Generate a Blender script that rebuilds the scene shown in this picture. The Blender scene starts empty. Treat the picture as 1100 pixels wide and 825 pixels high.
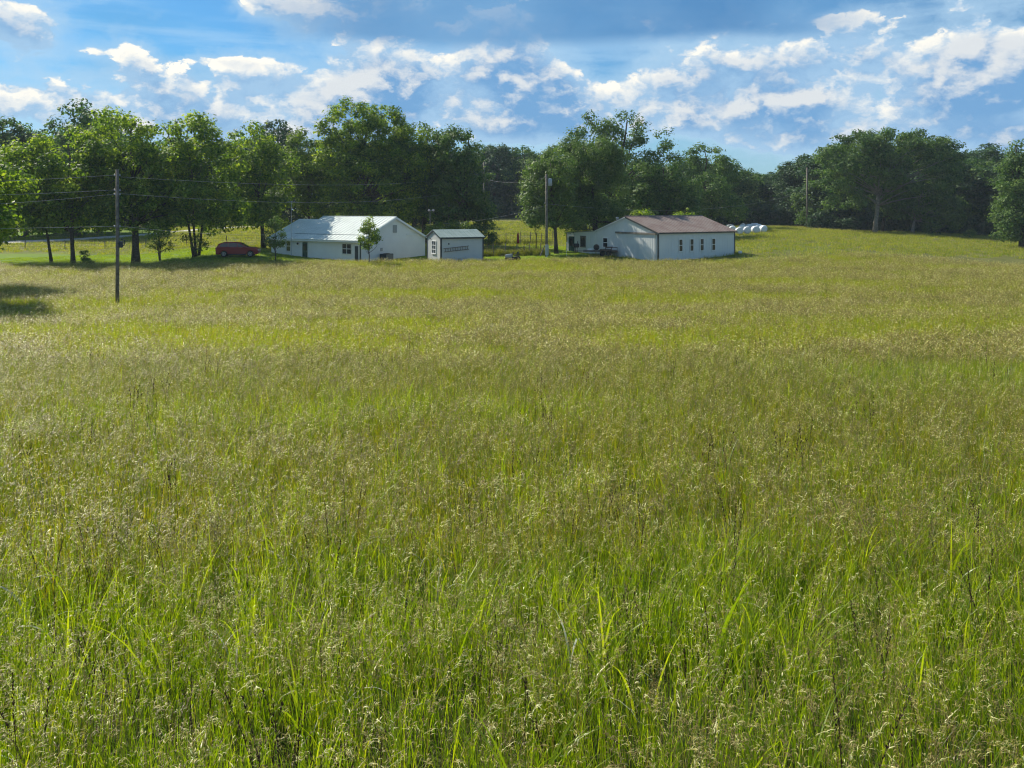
import bpy, math, random
import numpy as np
from mathutils import Vector, Matrix, noise

R = math.radians
scene = bpy.context.scene
COL = scene.collection
EYE = 3.2            # camera height above the ground it stands on
F = 900.0            # focal length in pixels of the 1100 x 825 photograph
HOR = 225.0

# ------------------------------------------------------------------ camera
cam_d = bpy.data.cameras.new("camera")
cam = bpy.data.objects.new("camera", cam_d)
COL.objects.link(cam)
cam.location = (0, 0, EYE)
cam.rotation_euler = (R(90), 0, 0)
cam_d.sensor_width = 36.0
cam_d.lens = 36.0 * F / 1100.0
cam_d.shift_y = -(412.5 - HOR) / 1100.0
cam_d.clip_end = 6000
cam_d.clip_start = 0.05
scene.camera = cam

# ------------------------------------------------------------------ view, sky, sun
scene.view_settings.view_transform = 'Standard'
scene.view_settings.look = 'None'
scene.view_settings.gamma = 1
scene.view_settings.exposure = 0.64
scene.view_settings.use_curve_mapping = False
scene.cycles.max_bounces = 5
scene.cycles.diffuse_bounces = 3
scene.cycles.glossy_bounces = 2
scene.cycles.transmission_bounces = 4
scene.cycles.volume_bounces = 1
scene.cycles.filter_width = 1.15

SUN_AZ, SUN_EL = R(-48), R(43)
world = bpy.data.worlds.new("World")
scene.world = world
world.use_nodes = True
world.cycles.sampling_method = 'MANUAL'
world.cycles.sample_map_resolution = 512
wt = world.node_tree
wt.nodes.clear()


class G:
    """tiny helper for building node graphs"""
    def __init__(s, nt): s.nt = nt
    def n(s, t, **kw):
        nd = s.nt.nodes.new(t)
        for k, v in kw.items(): setattr(nd, k, v)
        return nd
    def put(s, sock, v):
        if isinstance(v, bpy.types.NodeSocket): s.nt.links.new(v, sock)
        elif v is not None: sock.default_value = v
    def m(s, op, a, b=None, c=None, clamp=False):
        nd = s.n('ShaderNodeMath', operation=op); nd.use_clamp = clamp
        s.put(nd.inputs[0], a); s.put(nd.inputs[1], b)
        if c is not None: s.put(nd.inputs[2], c)
        return nd.outputs[0]
    def ss(s, x, a, b, o0=0.0, o1=1.0):
        nd = s.n('ShaderNodeMapRange', interpolation_type='SMOOTHSTEP')
        s.put(nd.inputs[0], x); s.put(nd.inputs[1], a); s.put(nd.inputs[2], b); s.put(nd.inputs[3], o0); s.put(nd.inputs[4], o1)
        return nd.outputs[0]
    def mix(s, f, a, b, blend='MIX'):
        nd = s.n('ShaderNodeMix', data_type='RGBA', blend_type=blend)
        s.put(nd.inputs[0], f)
        for i, v in ((6, a), (7, b)):
            if isinstance(v, tuple) and len(v) == 3: v = v + (1,)
            s.put(nd.inputs[i], v)
        return nd.outputs[2]
    def xyz(s, x, y, z=0.0):
        nd = s.n('ShaderNodeCombineXYZ')
        s.put(nd.inputs[0], x); s.put(nd.inputs[1], y); s.put(nd.inputs[2], z)
        return nd.outputs[0]
    def noise(s, vec, scale, detail=4, rough=0.5, dist=0.0, lac=2.0, dim='3D'):
        nd = s.n('ShaderNodeTexNoise', noise_dimensions=dim)
        s.put(nd.inputs['Vector'], vec); s.put(nd.inputs['Scale'], scale); s.put(nd.inputs['Detail'], detail)
        s.put(nd.inputs['Roughness'], rough); s.put(nd.inputs['Distortion'], dist); s.put(nd.inputs['Lacunarity'], lac)
        return nd.outputs[0]


g = G(wt)
sky = g.n('ShaderNodeTexSky', sky_type='NISHITA')
sky.sun_disc = False
sky.sun_elevation = SUN_EL
sky.sun_rotation = SUN_AZ
sky.altitude = 200; sky.air_density = 1.0; sky.dust_density = 0.6; sky.ozone_density = 2.0
tc = g.n('ShaderNodeTexCoord')
sp = g.n('ShaderNodeSeparateXYZ'); wt.links.new(tc.outputs['Generated'], sp.inputs[0])
az = g.m('ARCTAN2', sp.outputs[0], sp.outputs[1])
hl = g.m('SQRT', g.m('ADD', g.m('MULTIPLY', sp.outputs[0], sp.outputs[0]), g.m('MULTIPLY', sp.outputs[1], sp.outputs[1])))
el = g.m('DIVIDE', sp.outputs[2], g.m('MAXIMUM', hl, 0.05))


def azel(px, py):
    a = math.atan((px - 550) / F)
    return a, (HOR - py) / F * math.cos(a)


def gauss(px, py, wx, wy, amp, du=0.0, dv=0.0):
    a0, e0 = azel(px, py); a0 -= du; e0 -= dv
    u = g.m('MULTIPLY', g.m('SUBTRACT', az, a0), F / wx)
    v = g.m('MULTIPLY', g.m('SUBTRACT', el, e0), F / wy)
    q = g.m('ADD', g.m('MULTIPLY', u, u), g.m('MULTIPLY', v, v))
    return g.m('MULTIPLY', g.m('EXPONENT', g.m('MULTIPLY', q, -1.0)), amp)


def add_all(l):
    o = l[0]
    for k in l[1:]: o = g.m('ADD', o, k)
    return o


# warped direction coordinates: cloud banks flatten towards the horizon
wv = g.xyz(g.m('MULTIPLY', az, 1.0), g.m('MULTIPLY', el, 1.5), 3.7)


def fbm(du, dv, scale, detail, rough, z=0.0, dist=0.0):
    nd = g.n('ShaderNodeVectorMath', operation='ADD')
    g.put(nd.inputs[0], wv); nd.inputs[1].default_value = (du, dv, z)
    return g.noise(nd.outputs[0], scale, detail, rough, dist)


# cumulus heaps: coverage = hand placed banks + turbulence
BANKS = [(24, 30, 44, 22, 0.34), (290, 4, 46, 20, 0.40), (147, 56, 32, 26, 0.22), (245, 67, 40, 7, 0.22), (95, 56, 16, 6, 0.16),
         (30, 100, 60, 30, 0.28), (170, 120, 130, 20, 0.22), (330, 100, 90, 24, 0.24), (412, 84, 55, 30, 0.30), (440, 118, 90, 20, 0.20),
         (540, 88, 66, 44, 0.36), (625, 112, 56, 34, 0.28), (700, 88, 55, 38, 0.36), (795, 86, 75, 38, 0.36), (745, 130, 100, 22, 0.26), (850, 58, 60, 20, 0.2), (200, 142, 250, 16, 0.15),
         (860, 112, 56, 20, 0.30), (925, 68, 66, 24, 0.30), (1070, 72, 62, 34, 0.58), (1045, 108, 60, 14, 0.26),
         (905, 20, 66, 12, 0.24), (990, 142, 90, 20, 0.28), (840, 150, 60, 16, 0.24), (640, 150, 60, 14, 0.2), (1090, 150, 50, 14, 0.24), (545, 140, 60, 14, 0.24), (560, 112, 560, 50, 0.12)]


def heap(du, dv):
    nd = g.n('ShaderNodeVectorMath', operation='ADD')
    g.put(nd.inputs[0], wv); nd.inputs[1].default_value = (du, dv, 0)
    w1 = g.n('ShaderNodeTexNoise'); g.put(w1.inputs['Vector'], nd.outputs[0]); w1.inputs['Scale'].default_value = 26; w1.inputs['Detail'].default_value = 5; w1.inputs['Roughness'].default_value = 0.62
    wo = g.n('ShaderNodeVectorMath', operation='MULTIPLY_ADD'); g.put(wo.inputs[0], w1.outputs['Color']); wo.inputs[1].default_value = (0.06, 0.06, 0.0); g.put(wo.inputs[2], nd.outputs[0])
    vo = g.n('ShaderNodeTexVoronoi', feature='SMOOTH_F1'); g.put(vo.inputs['Vector'], wo.outputs[0]); vo.inputs['Scale'].default_value = 15; vo.inputs['Detail'].default_value = 2.5
    vo.inputs['Roughness'].default_value = 0.55; vo.inputs['Lacunarity'].default_value = 2.3; vo.inputs['Smoothness'].default_value = 0.35; vo.normalize = True
    f_ = g.noise(wo.outputs[0], 5.0, 5, 0.58)
    return g.m('ADD', g.m('MULTIPLY', g.m('SUBTRACT', 0.75, vo.outputs['Distance']), 0.60), g.m('SUBTRACT', g.m('MULTIPLY', f_, 1.25), 0.40))


n1 = heap(0, 0)
big = fbm(0.4, 0.2, 4.5, 3, 0.5, z=4.0)
field = g.m('ADD', g.m('ADD', n1, g.m('MULTIPLY', g.m('SUBTRACT', big, 0.5), 0.26)), add_all([gauss(*b_) for b_ in BANKS]))
cum = g.ss(field, 0.665, 0.72)
wisp = g.ss(field, 0.44, 0.70)
# relief: compare the heaps with a sample shifted towards the sun (left and up)
SU, SV = -0.006, 0.011
cdiff = add_all([g.m('SUBTRACT', gauss(*b_), gauss(*b_, du=SU * 1.6, dv=SV * 1.6)) for b_ in BANKS[:-1]])
n2 = heap(SU, SV * 1.9)
rel = g.m('ADD', g.m('SUBTRACT', n1, n2), g.m('MULTIPLY', cdiff, 0.45))
edge = g.m('SUBTRACT', 1.0, g.ss(field, 0.70, 0.90))
lit = g.m('MULTIPLY', g.ss(rel, -0.04, 0.14), g.m('ADD', 0.55, g.m('MULTIPLY', edge, 0.45)))
thick = g.ss(field, 0.72, 1.00)
# high grey-blue stratus sheets across the top and long flat streaks
st = fbm(0.0, 0.0, 3.0, 5, 0.5, z=9.0)
strk = g.noise(g.xyz(g.m('MULTIPLY', az, 1.3), g.m('MULTIPLY', el, 11.0), 1.0), 4.0, 6, 0.55)
e1 = (HOR - 38) / F
topband = g.ss(g.m('ADD', el, g.m('MULTIPLY', g.m('SUBTRACT', st, 0.5), 0.045)), e1 * 0.90, e1 * 1.00)
topx = g.m('MULTIPLY', g.ss(az, azel(240, 0)[0], azel(420, 0)[0]), g.ss(az, azel(1000, 0)[0], azel(830, 0)[0]))
dark = g.m('MULTIPLY', topband, topx)
leftdark = g.ss(g.m('ADD', add_all([gauss(190, 82, 130, 26, 0.75), gauss(120, 20, 120, 26, 0.5), gauss(975, 100, 110, 30, 0.5), gauss(548, 84, 42, 26, 0.65), gauss(700, 75, 60, 14, 0.4)]), g.m('MULTIPLY', g.m('SUBTRACT', st, 0.5), 0.9)), 0.22, 0.75)
veil = g.m('MULTIPLY', g.ss(g.m('ADD', strk, gauss(700, 58, 240, 26, 0.26)), 0.46, 0.76), 0.42)

skyc = g.mix(1.0, sky.outputs[0], (0.34, 0.74, 1.00), 'MULTIPLY')
skyb = g.n('ShaderNodeBackground'); g.put(skyb.inputs[0], skyc); skyb.inputs[1].default_value = 0.068
# light that clouds scatter (they are lit by the sun)
hz = g.ss(el, 0.0, 0.14)
c0 = g.mix(g.m('MULTIPLY', g.ss(el, 0.16, 0.02), 0.55), (0.0, 0.0, 0.0), (0.50, 0.66, 0.78))
shade = g.mix(lit, g.mix(thick, (0.30, 0.47, 0.66), (0.13, 0.30, 0.54)), (1.04, 0.94, 0.77))
c_veil = (0.42, 0.60, 0.76)
c_dark = g.mix(g.ss(st, 0.3, 0.7), (0.070, 0.21, 0.43), (0.15, 0.33, 0.56))


def bg(c, s=0.80):
    b = g.n('ShaderNodeBackground'); g.put(b.inputs[0], c if not isinstance(c, tuple) else c + (1,)); b.inputs[1].default_value = s
    return b.outputs[0]


def mixs(f, a, b):
    nd = g.n('ShaderNodeMixShader'); g.put(nd.inputs[0], f); wt.links.new(a, nd.inputs[1]); wt.links.new(b, nd.inputs[2])
    return nd.outputs[0]


s = skyb.outputs[0]
low = g.m('MULTIPLY', g.ss(el, 0.17, 0.0), 0.45)
s = mixs(low, s, bg((0.46, 0.60, 0.73)))
s = mixs(g.m('MULTIPLY', leftdark, 0.62), s, bg((0.11, 0.33, 0.58)))
s = mixs(veil, s, bg(c_veil))
s = mixs(g.m('MULTIPLY', wisp, 0.60), s, bg((0.38, 0.55, 0.71)))
s = mixs(g.m('MULTIPLY', cum, 0.92), s, bg(shade))
s = mixs(g.m('MULTIPLY', dark, 0.88), s, bg(c_dark))
out = g.n('ShaderNodeOutputWorld'); wt.links.new(s, out.inputs[0])

sun_d = bpy.data.lights.new("sun", 'SUN')
sun_d.energy = 4.6
sun_d.angle = R(0.6)
sun_d.color = (1.0, 0.93, 0.80)
sun = bpy.data.objects.new("sun", sun_d); COL.objects.link(sun)
sdir = Vector((math.sin(SUN_AZ) * math.cos(SUN_EL), math.cos(SUN_AZ) * math.cos(SUN_EL), math.sin(SUN_EL)))
sun.rotation_euler = sdir.to_track_quat('Z', 'Y').to_euler()

# ------------------------------------------------------------------ terrain function
_px = np.array([-150, 0, 126, 255, 340, 430, 550, 620, 750, 820, 950, 1100, 1250], float)
_Y = np.array([0, 5, 12, 25, 40, 55, 75, 88, 94, 100, 110, 125, 145, 175, 220, 320, 600], float)
_near = [3.2, 3.6, 4.2, 5.1, 6.0, 6.6, 6.45]
_tab = [
    [289, 285, 279, 270, 261, 254, 246, 238, 232, 228],
    [289, 285, 279, 270, 261, 254, 246, 238, 232, 228],
    [289, 285, 279, 270, 260, 251, 244, 238, 232, 228],
    [288, 279.5, 272, 265, 255, 246, 241, 236, 231, 228],
    [288, 281.5, 276, 268, 258, 247, 241, 235, 230, 228],
    [288, 282, 277, 270, 260, 250, 242, 234, 230, 227],
    [288, 280, 275, 269, 261, 252, 241, 231, 228, 227],
    [288, 280, 274.5, 268, 260, 252, 243, 235, 230, 227],
    [288, 280, 275, 266, 256, 248, 243, 239, 232, 228],
    [287, 279.5, 271, 261, 252, 246, 243, 240, 234, 229],
    [288, 281, 274, 266, 258, 251, 246, 242, 234, 229],
    [291, 286, 280, 272, 264, 256, 250, 244, 236, 230],
    [291, 286, 280, 272, 264, 256, 250, 244, 236, 230]]
_D = np.array([_near + [(v - HOR) / F * y for v, y in zip(row, _Y[7:])] for row in _tab])
# slopes for a smooth cubic in depth
_S = np.zeros_like(_D)
for i in range(len(_px)):
    d = np.diff(_D[i]) / np.diff(_Y)
    for j in range(1, len(_Y) - 1):
        _S[i, j] = 0.0 if d[j - 1] * d[j] <= 0 else 2 * d[j - 1] * d[j] / (d[j - 1] + d[j])
    _S[i, 0] = d[0]


def _h(i, y):
    y = min(max(y, 0.0), 600.0)
    j = int(min(max(np.searchsorted(_Y, y) - 1, 0), len(_Y) - 2))
    h = _Y[j + 1] - _Y[j]; t = (y - _Y[j]) / h
    return ((2*t**3 - 3*t*t + 1) * _D[i, j] + (t**3 - 2*t*t + t) * h * _S[i, j] + (-2*t**3 + 3*t*t) * _D[i, j+1] + (t**3 - t*t) * h * _S[i, j+1])


def gz(x, y):
    a = math.atan2(x, y); lim = R(38)
    if abs(a) <= lim: Y = y
    else:
        Y = math.hypot(x, y) * math.cos(lim); a = math.copysign(lim, a)
    px = 550 + F * math.tan(a)
    px = min(max(px, -149.9), 1249.9)
    i = int(np.searchsorted(_px, px) - 1)
    t = (px - _px[i]) / (_px[i + 1] - _px[i]); t = t * t * (3 - 2 * t)
    d = _h(i, Y) * (1 - t) + _h(i + 1, Y) * t
    return EYE - d + 0.06 * noise.noise((x * 0.12, y * 0.12, 0)) * min(1, Y / 15)


def X(px, Y): return (px - 550) / F * Y
def Zpx(py, Y): return EYE - (py - HOR) / F * Y
def ppx(x, y): return 550 + F * x / max(y, 0.1)


# ------------------------------------------------------------------ materials
def mat(name, col, rough=0.6, spec=0.3, metal=0.0, var=0.0, vs=3.0, bump=0.0, bs=20.0, trans=0.0, tcol=None, attr=None, coat=0.0, det=4, obj_rand=0.0):
    m = bpy.data.materials.new(name); m.use_nodes = True
    nt = m.node_tree; nt.nodes.clear(); q = G(nt)
    p = q.n('ShaderNodeBsdfPrincipled')
    p.inputs['Roughness'].default_value = rough; p.inputs['Metallic'].default_value = metal
    p.inputs['Specular IOR Level'].default_value = spec; p.inputs['Coat Weight'].default_value = coat
    cc = None
    tcn = q.n('ShaderNodeTexCoord')
    if isinstance(col, list):
        if attr:
            a = q.n('ShaderNodeAttribute', attribute_name=attr); fac = a.outputs['Fac']
        else:
            fac = q.ss(q.noise(tcn.outputs['Object'], vs, det, 0.6), 0.3, 0.7)
        if obj_rand:
            oi = q.n('ShaderNodeObjectInfo')
            fac = q.m('ADD', q.m('MULTIPLY', fac, 1 - obj_rand), q.m('MULTIPLY', oi.outputs['Random'], obj_rand))
        r = q.n('ShaderNodeValToRGB'); nt.links.new(fac, r.inputs[0])
        e = r.color_ramp.elements
        while len(e) < len(col): e.new(0.5)
        for k, c in enumerate(col):
            e[k].position = k / (len(col) - 1); e[k].color = c + (1,)
        cc = r.outputs[0]
    else:
        cc = col + (1,)
    if var > 0:
        nn = q.noise(tcn.outputs['Object'], vs, det, 0.6)
        v = q.m('ADD', q.m('MULTIPLY', q.m('SUBTRACT', nn, 0.5), 2 * var), 1.0)
        cc = q.mix(1.0, cc, q.xyz(v, v, v), 'MULTIPLY')
    q.put(p.inputs['Base Color'], cc)
    if bump > 0:
        b = q.n('ShaderNodeBump'); b.inputs['Strength'].default_value = bump; b.inputs['Distance'].default_value = 0.05
        nt.links.new(q.noise(tcn.outputs['Object'], bs, 4, 0.6), b.inputs['Height']); nt.links.new(b.outputs[0], p.inputs['Normal'])
    sh = p.outputs[0]
    if trans > 0:
        t = q.n('ShaderNodeBsdfTranslucent')
        q.put(t.inputs[0], q.mix(1.0, cc, tcol, 'MULTIPLY') if tcol else cc)
        mx = q.n('ShaderNodeMixShader'); mx.inputs[0].default_value = trans
        nt.links.new(sh, mx.inputs[1]); nt.links.new(t.outputs[0], mx.inputs[2]); sh = mx.outputs[0]
    o = q.n('ShaderNodeOutputMaterial'); nt.links.new(sh, o.inputs[0])
    return m


M = {}
M['leaf_walnut'] = mat('leaf_walnut', [(0.050, 0.105, 0.012), (0.135, 0.210, 0.022), (0.290, 0.350, 0.042)], 0.55, 0.25, attr='v', trans=0.46, tcol=(1.8, 1.9, 0.6))
M['leaf_light'] = mat('leaf_light', [(0.060, 0.100, 0.015), (0.105, 0.160, 0.024), (0.150, 0.205, 0.035)], 0.55, 0.25, attr='v', trans=0.45, tcol=(1.7, 1.8, 0.7))
M['leaf_oak'] = mat('leaf_oak', [(0.044, 0.095, 0.024), (0.090, 0.160, 0.036), (0.165, 0.235, 0.052)], 0.6, 0.2, attr='v', trans=0.34, tcol=(1.3, 1.5, 0.7))
M['leaf_far'] = mat('leaf_far', [(0.026, 0.066, 0.030), (0.050, 0.100, 0.040), (0.085, 0.140, 0.050)], 0.6, 0.2, attr='v', trans=0.28, tcol=(1.2, 1.4, 0.8))
M['leaf_willow'] = mat('leaf_willow', [(0.065, 0.115, 0.030), (0.120, 0.185, 0.046), (0.190, 0.255, 0.060)], 0.55, 0.25, attr='v', trans=0.36, tcol=(1.3, 1.5, 0.7))
M['bark'] = mat('bark', [(0.045, 0.036, 0.028), (0.11, 0.092, 0.072)], 0.9, 0.1, vs=6, bump=0.8, bs=14)
M['bark_pale'] = mat('bark_pale', [(0.16, 0.145, 0.12), (0.30, 0.27, 0.23)], 0.9, 0.1, vs=4, bump=0.8, bs=10)
M['pole'] = mat('weathered_wood', [(0.13, 0.11, 0.09), (0.25, 0.22, 0.185)], 0.85, 0.1, vs=5, bump=0.5, bs=20)
M['wire'] = mat('wire', (0.34, 0.35, 0.36), 0.8, 0.1)
M['metal_grey'] = mat('metal_grey', (0.38, 0.40, 0.41), 0.45, 0.4, metal=0.5, var=0.1)
M['siding'] = mat('white_siding', (0.80, 0.79, 0.76), 0.55, 0.35, var=0.10, vs=0.8, det=8)
M['siding_shed'] = mat('shed_siding', (0.58, 0.59, 0.57), 0.55, 0.35, var=0.10, vs=1.0, det=8)
M['siding_shop'] = mat('shop_siding', (0.68, 0.70, 0.69), 0.5, 0.35, var=0.10, vs=0.7, det=8)
M['door_panel'] = mat('sliding_door_paint', (0.63, 0.655, 0.65), 0.5, 0.35, var=0.1, vs=0.8, det=8)
M['trim_white'] = mat('white_trim', (0.78, 0.79, 0.78), 0.5, 0.35, var=0.05)
M['trim_dark'] = mat('dark_trim', (0.035, 0.045, 0.05), 0.5, 0.35, var=0.15)
M['roof_pale'] = mat('pale_green_roof', [(0.56, 0.61, 0.57), (0.64, 0.69, 0.65)], 0.62, 0.15, vs=0.6)
M['roof_shed'] = mat('shed_roof', [(0.17, 0.23, 0.22), (0.23, 0.29, 0.28)], 0.6, 0.15, vs=1.0)
M['roof_red'] = mat('faded_red_roof', [(0.185, 0.135, 0.118), (0.220, 0.170, 0.150), (0.235, 0.195, 0.172)], 0.65, 0.15, vs=0.7, det=6)
M['glass'] = mat('window_glass', (0.02, 0.025, 0.03), 0.08, 0.6)
M['glass_green'] = mat('door_green', (0.010, 0.06, 0.055), 0.2, 0.5, var=0.2, vs=4)
M['black'] = mat('black_paint', (0.018, 0.018, 0.02), 0.5, 0.4, var=0.2)
M['rubber'] = mat('rubber', (0.02, 0.02, 0.02), 0.85, 0.2)
M['red_paint'] = mat('red_car_paint', (0.24, 0.008, 0.018), 0.3, 0.4, coat=0.3)
M['red_cloth'] = mat('red_cloth', (0.30, 0.03, 0.03), 0.8, 0.1, var=0.2)
M['wrap'] = mat('bale_wrap', [(0.60, 0.64, 0.66), (0.80, 0.82, 0.82)], 0.35, 0.5, vs=5, bump=0.4, bs=9)
M['rust'] = mat('rusty_steel', [(0.05, 0.035, 0.03), (0.14, 0.09, 0.07)], 0.7, 0.3, vs=6)
M['planks'] = mat('grey_planks', [(0.14, 0.125, 0.105), (0.26, 0.235, 0.20)], 0.85, 0.1, vs=5)
M['rim'] = mat('wheel_rim', (0.50, 0.51, 0.52), 0.35, 0.5, metal=0.7)
M['lamp'] = mat('lamp_glass', (0.6, 0.5, 0.46), 0.25, 0.5)
M['tail'] = mat('tail_lamp', (0.45, 0.02, 0.02), 0.2, 0.5)
M['gravel'] = mat('pale_gravel', [(0.42, 0.41, 0.38), (0.58, 0.56, 0.52)], 0.9, 0.1, vs=2.0, det=8)
M['blade'] = mat('grass_blade', [(0.045, 0.070, 0.006), (0.120, 0.155, 0.009), (0.220, 0.250, 0.014), (0.34, 0.32, 0.035)], 0.42, 0.45, attr='v', trans=0.46, tcol=(2.5, 2.15, 0.45), obj_rand=0.3)
M['blade_bright'] = mat('grass_blade_bright', [(0.080, 0.150, 0.008), (0.160, 0.240, 0.012), (0.260, 0.320, 0.020)], 0.36, 0.5, attr='v', trans=0.50, tcol=(2.3, 2.1, 0.5), obj_rand=0.25)
M['blade_green'] = mat('grass_blade_green', [(0.022, 0.060, 0.003), (0.085, 0.160, 0.006), (0.205, 0.300, 0.010), (0.36, 0.40, 0.03)], 0.38, 0.5, attr='v', trans=0.46, tcol=(2.4, 2.2, 0.4), obj_rand=0.25)
M['panicle'] = mat('seed_head', [(0.055, 0.028, 0.016), (0.21, 0.160, 0.045), (0.50, 0.430, 0.130), (0.92, 0.88, 0.50)], 0.45, 0.4, attr='v', trans=0.36, tcol=(1.35, 1.4, 0.55), obj_rand=0.25)
M['dry'] = mat('dry_blade', [(0.45, 0.46, 0.30), (0.68, 0.70, 0.55)], 0.45, 0.5, attr='v', trans=0.30)
M['darkstem'] = mat('dark_seed_stem', [(0.035, 0.018, 0.014), (0.09, 0.045, 0.03)], 0.7, 0.3, attr='v', trans=0.1)


# ------------------------------------------------------------------ mesh helper
class MB:
    def __init__(s): s.v = []; s.f = []
    def box(s, lo, hi, mtx=None):
        x0, y0, z0 = lo; x1, y1, z1 = hi
        p = [(x0,y0,z0),(x1,y0,z0),(x1,y1,z0),(x0,y1,z0),(x0,y0,z1),(x1,y0,z1),(x1,y1,z1),(x0,y1,z1)]
        if mtx: p = [tuple(mtx @ Vector(q)) for q in p]
        b = len(s.v); s.v += p
        s.f += [tuple(b + i for i in q) for q in ((0,3,2,1),(4,5,6,7),(0,1,5,4),(1,2,6,5),(2,3,7,6),(3,0,4,7))]
        return s
    def quadbox(s, quad, th):
        """slab: a quad given by 4 points, thickened along its normal"""
        q = [Vector(p) for p in quad]; n = (q[1] - q[0]).cross(q[3] - q[0]).normalized() * th
        b = len(s.v); s.v += [tuple(p) for p in q] + [tuple(p + n) for p in q]
        s.f += [tuple(b + i for i in k) for k in ((3,2,1,0),(4,5,6,7),(0,1,5,4),(1,2,6,5),(2,3,7,6),(3,0,4,7))]
        return s
    def prism(s, poly, a, b, axis='y'):
        """2-D outline extruded between a and b along axis"""
        def P(u, w, t): return (u, t, w) if axis == 'y' else ((t, u, w) if axis == 'x' else (u, w, t))
        n = len(poly); k = len(s.v)
        s.v += [P(u, w, a) for u, w in poly] + [P(u, w, b) for u, w in poly]
        s.f += [tuple(k + i for i in range(n)), tuple(k + n + i for i in reversed(range(n)))]
        s.f += [(k + (i+1) % n, k + i, k + n + i, k + n + (i+1) % n) for i in range(n)]
        return s
    def tube(s, pts, rad, n=8, cap=True):
        pts = [Vector(p) for p in pts]
        if not hasattr(rad, '__len__'): rad = [rad] * len(pts)
        k = len(s.v); prev = None
        for i, p in enumerate(pts):
            t = (pts[min(i+1, len(pts)-1)] - pts[max(i-1, 0)]).normalized()
            ref = prev if prev is not None else (Vector((0, 1, 0)) if abs(t.y) < 0.9 else Vector((1, 0, 0)))
            u = (ref - t * ref.dot(t)).normalized(); prev = u; w = t.cross(u)
            for a in range(n):
                an = 2 * math.pi * a / n
                s.v.append(tuple(p + (u * math.cos(an) + w * math.sin(an)) * rad[i]))
        for i in range(len(pts) - 1):
            for a in range(n):
                s.f.append((k + i*n + a, k + i*n + (a+1) % n, k + (i+1)*n + (a+1) % n, k + (i+1)*n + a))
        if cap:
            s.f.append(tuple(k + a for a in reversed(range(n)))); s.f.append(tuple(k + (len(pts)-1)*n + a for a in range(n)))
        return s
    def lathe(s, prof, n=16, axis='z', c=(0, 0, 0)):
        pts = []
        k = len(s.v)
        for r, h in prof:
            for a in range(n):
                an = 2 * math.pi * a / n
                q = (r * math.cos(an), r * math.sin(an), h)
                if axis == 'y': q = (q[0], q[2], q[1])
                if axis == 'x': q = (q[2], q[0], q[1])
                s.v.append((q[0] + c[0], q[1] + c[1], q[2] + c[2]))
        for i in range(len(prof) - 1):
            for a in range(n):
                s.f.append((k + i*n + a, k + i*n + (a+1) % n, k + (i+1)*n + (a+1) % n, k + (i+1)*n + a))
        s.f.append(tuple(k + a for a in reversed(range(n)))); s.f.append(tuple(k + (len(prof)-1)*n + a for a in range(n)))
        return s
    def build(s, name, m, parent=None, loc=None, smooth=False, bevel=0):
        me = bpy.data.meshes.new(name); me.from_pydata(s.v, [], s.f)
        import bmesh
        bm = bmesh.new(); bm.from_mesh(me); bmesh.ops.recalc_face_normals(bm, faces=bm.faces); bm.to_mesh(me); bm.free()
        me.materials.append(m)
        if smooth: me.polygons.foreach_set('use_smooth', [True] * len(me.polygons))
        o = bpy.data.objects.new(name, me); COL.objects.link(o)
        if parent: o.parent = parent
        if loc: o.location = loc
        if bevel:
            md = o.modifiers.new('bevel', 'BEVEL'); md.width = bevel; md.segments = 2; md.limit_method = 'ANGLE'
        return o


def tag(o, label=None, cat=None, group=None, kind=None):
    if label: o['label'] = label
    if cat: o['category'] = cat
    if group: o['group'] = group
    if kind: o['kind'] = kind
    return o


def thing(name, label, cat, loc, rz=0, group=None):
    o = bpy.data.objects.new(name, None); COL.objects.link(o)
    o.location = loc; o.rotation_euler = (0, 0, rz); o.empty_display_size = 0.5
    return tag(o, label, cat, group)


def copy_tree(o, parent=None):
    c = o.copy(); COL.objects.link(c)
    if parent: c.parent = parent
    for ch in [k for k in bpy.data.objects if k.parent == o]: copy_tree(ch, c)
    return c


def np_mesh(name, V, Fq, mats, midx=None, v=None, tris=None):
    """big mesh from numpy quads"""
    me = bpy.data.meshes.new(name)
    nq = len(Fq); nt = 0 if tris is None else len(tris)
    me.vertices.add(len(V)); me.vertices.foreach_set('co', np.asarray(V, np.float32).ravel())
    loops = np.asarray(Fq, np.int32).ravel()
    if nt: loops = np.concatenate([loops, np.asarray(tris, np.int32).ravel()])
    me.loops.add(len(loops)); me.loops.foreach_set('vertex_index', loops)
    me.polygons.add(nq + nt)
    st_ = np.concatenate([np.arange(nq) * 4, nq * 4 + np.arange(nt) * 3]).astype(np.int32)
    me.polygons.foreach_set('loop_start', st_)
    if midx is not None: me.polygons.foreach_set('material_index', np.asarray(midx, np.int32))
    for m_ in mats: me.materials.append(m_)
    me.update(calc_edges=True)
    if v is not None:
        a = me.attributes.new('v', 'FLOAT', 'POINT'); a.data.foreach_set('value', np.asarray(v, np.float32))
    return me


# ------------------------------------------------------------------ the ground
def lawn_mask(x, y):
    px = ppx(x, y)
    if y < 60 or y > 175: return 0.0
    n = noise.noise((x * 0.09, y * 0.15, 7)) * 2.2
    def band(a, b, p0, p1, soft=1.6):
        t = min(max((y - a + n * 0.5) / soft, 0), 1) * min(max((b - y + n) / soft, 0), 1)
        q = min(max((px - p0) / 12, 0), 1) * min(max((p1 - px) / 12, 0), 1)
        return t * q
    m_ = max(band(91.0, 107, -400, 300), band(94, 112, 290, 640), band(112.5, 117, 500, 640), band(138, 162, -300, 180), band(92.5, 97, 600, 860) * 0.5, band(100, 112, 780, 900) * 0.2, band(106, 110, -400, 320) * 0.4)
    return m_


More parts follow.
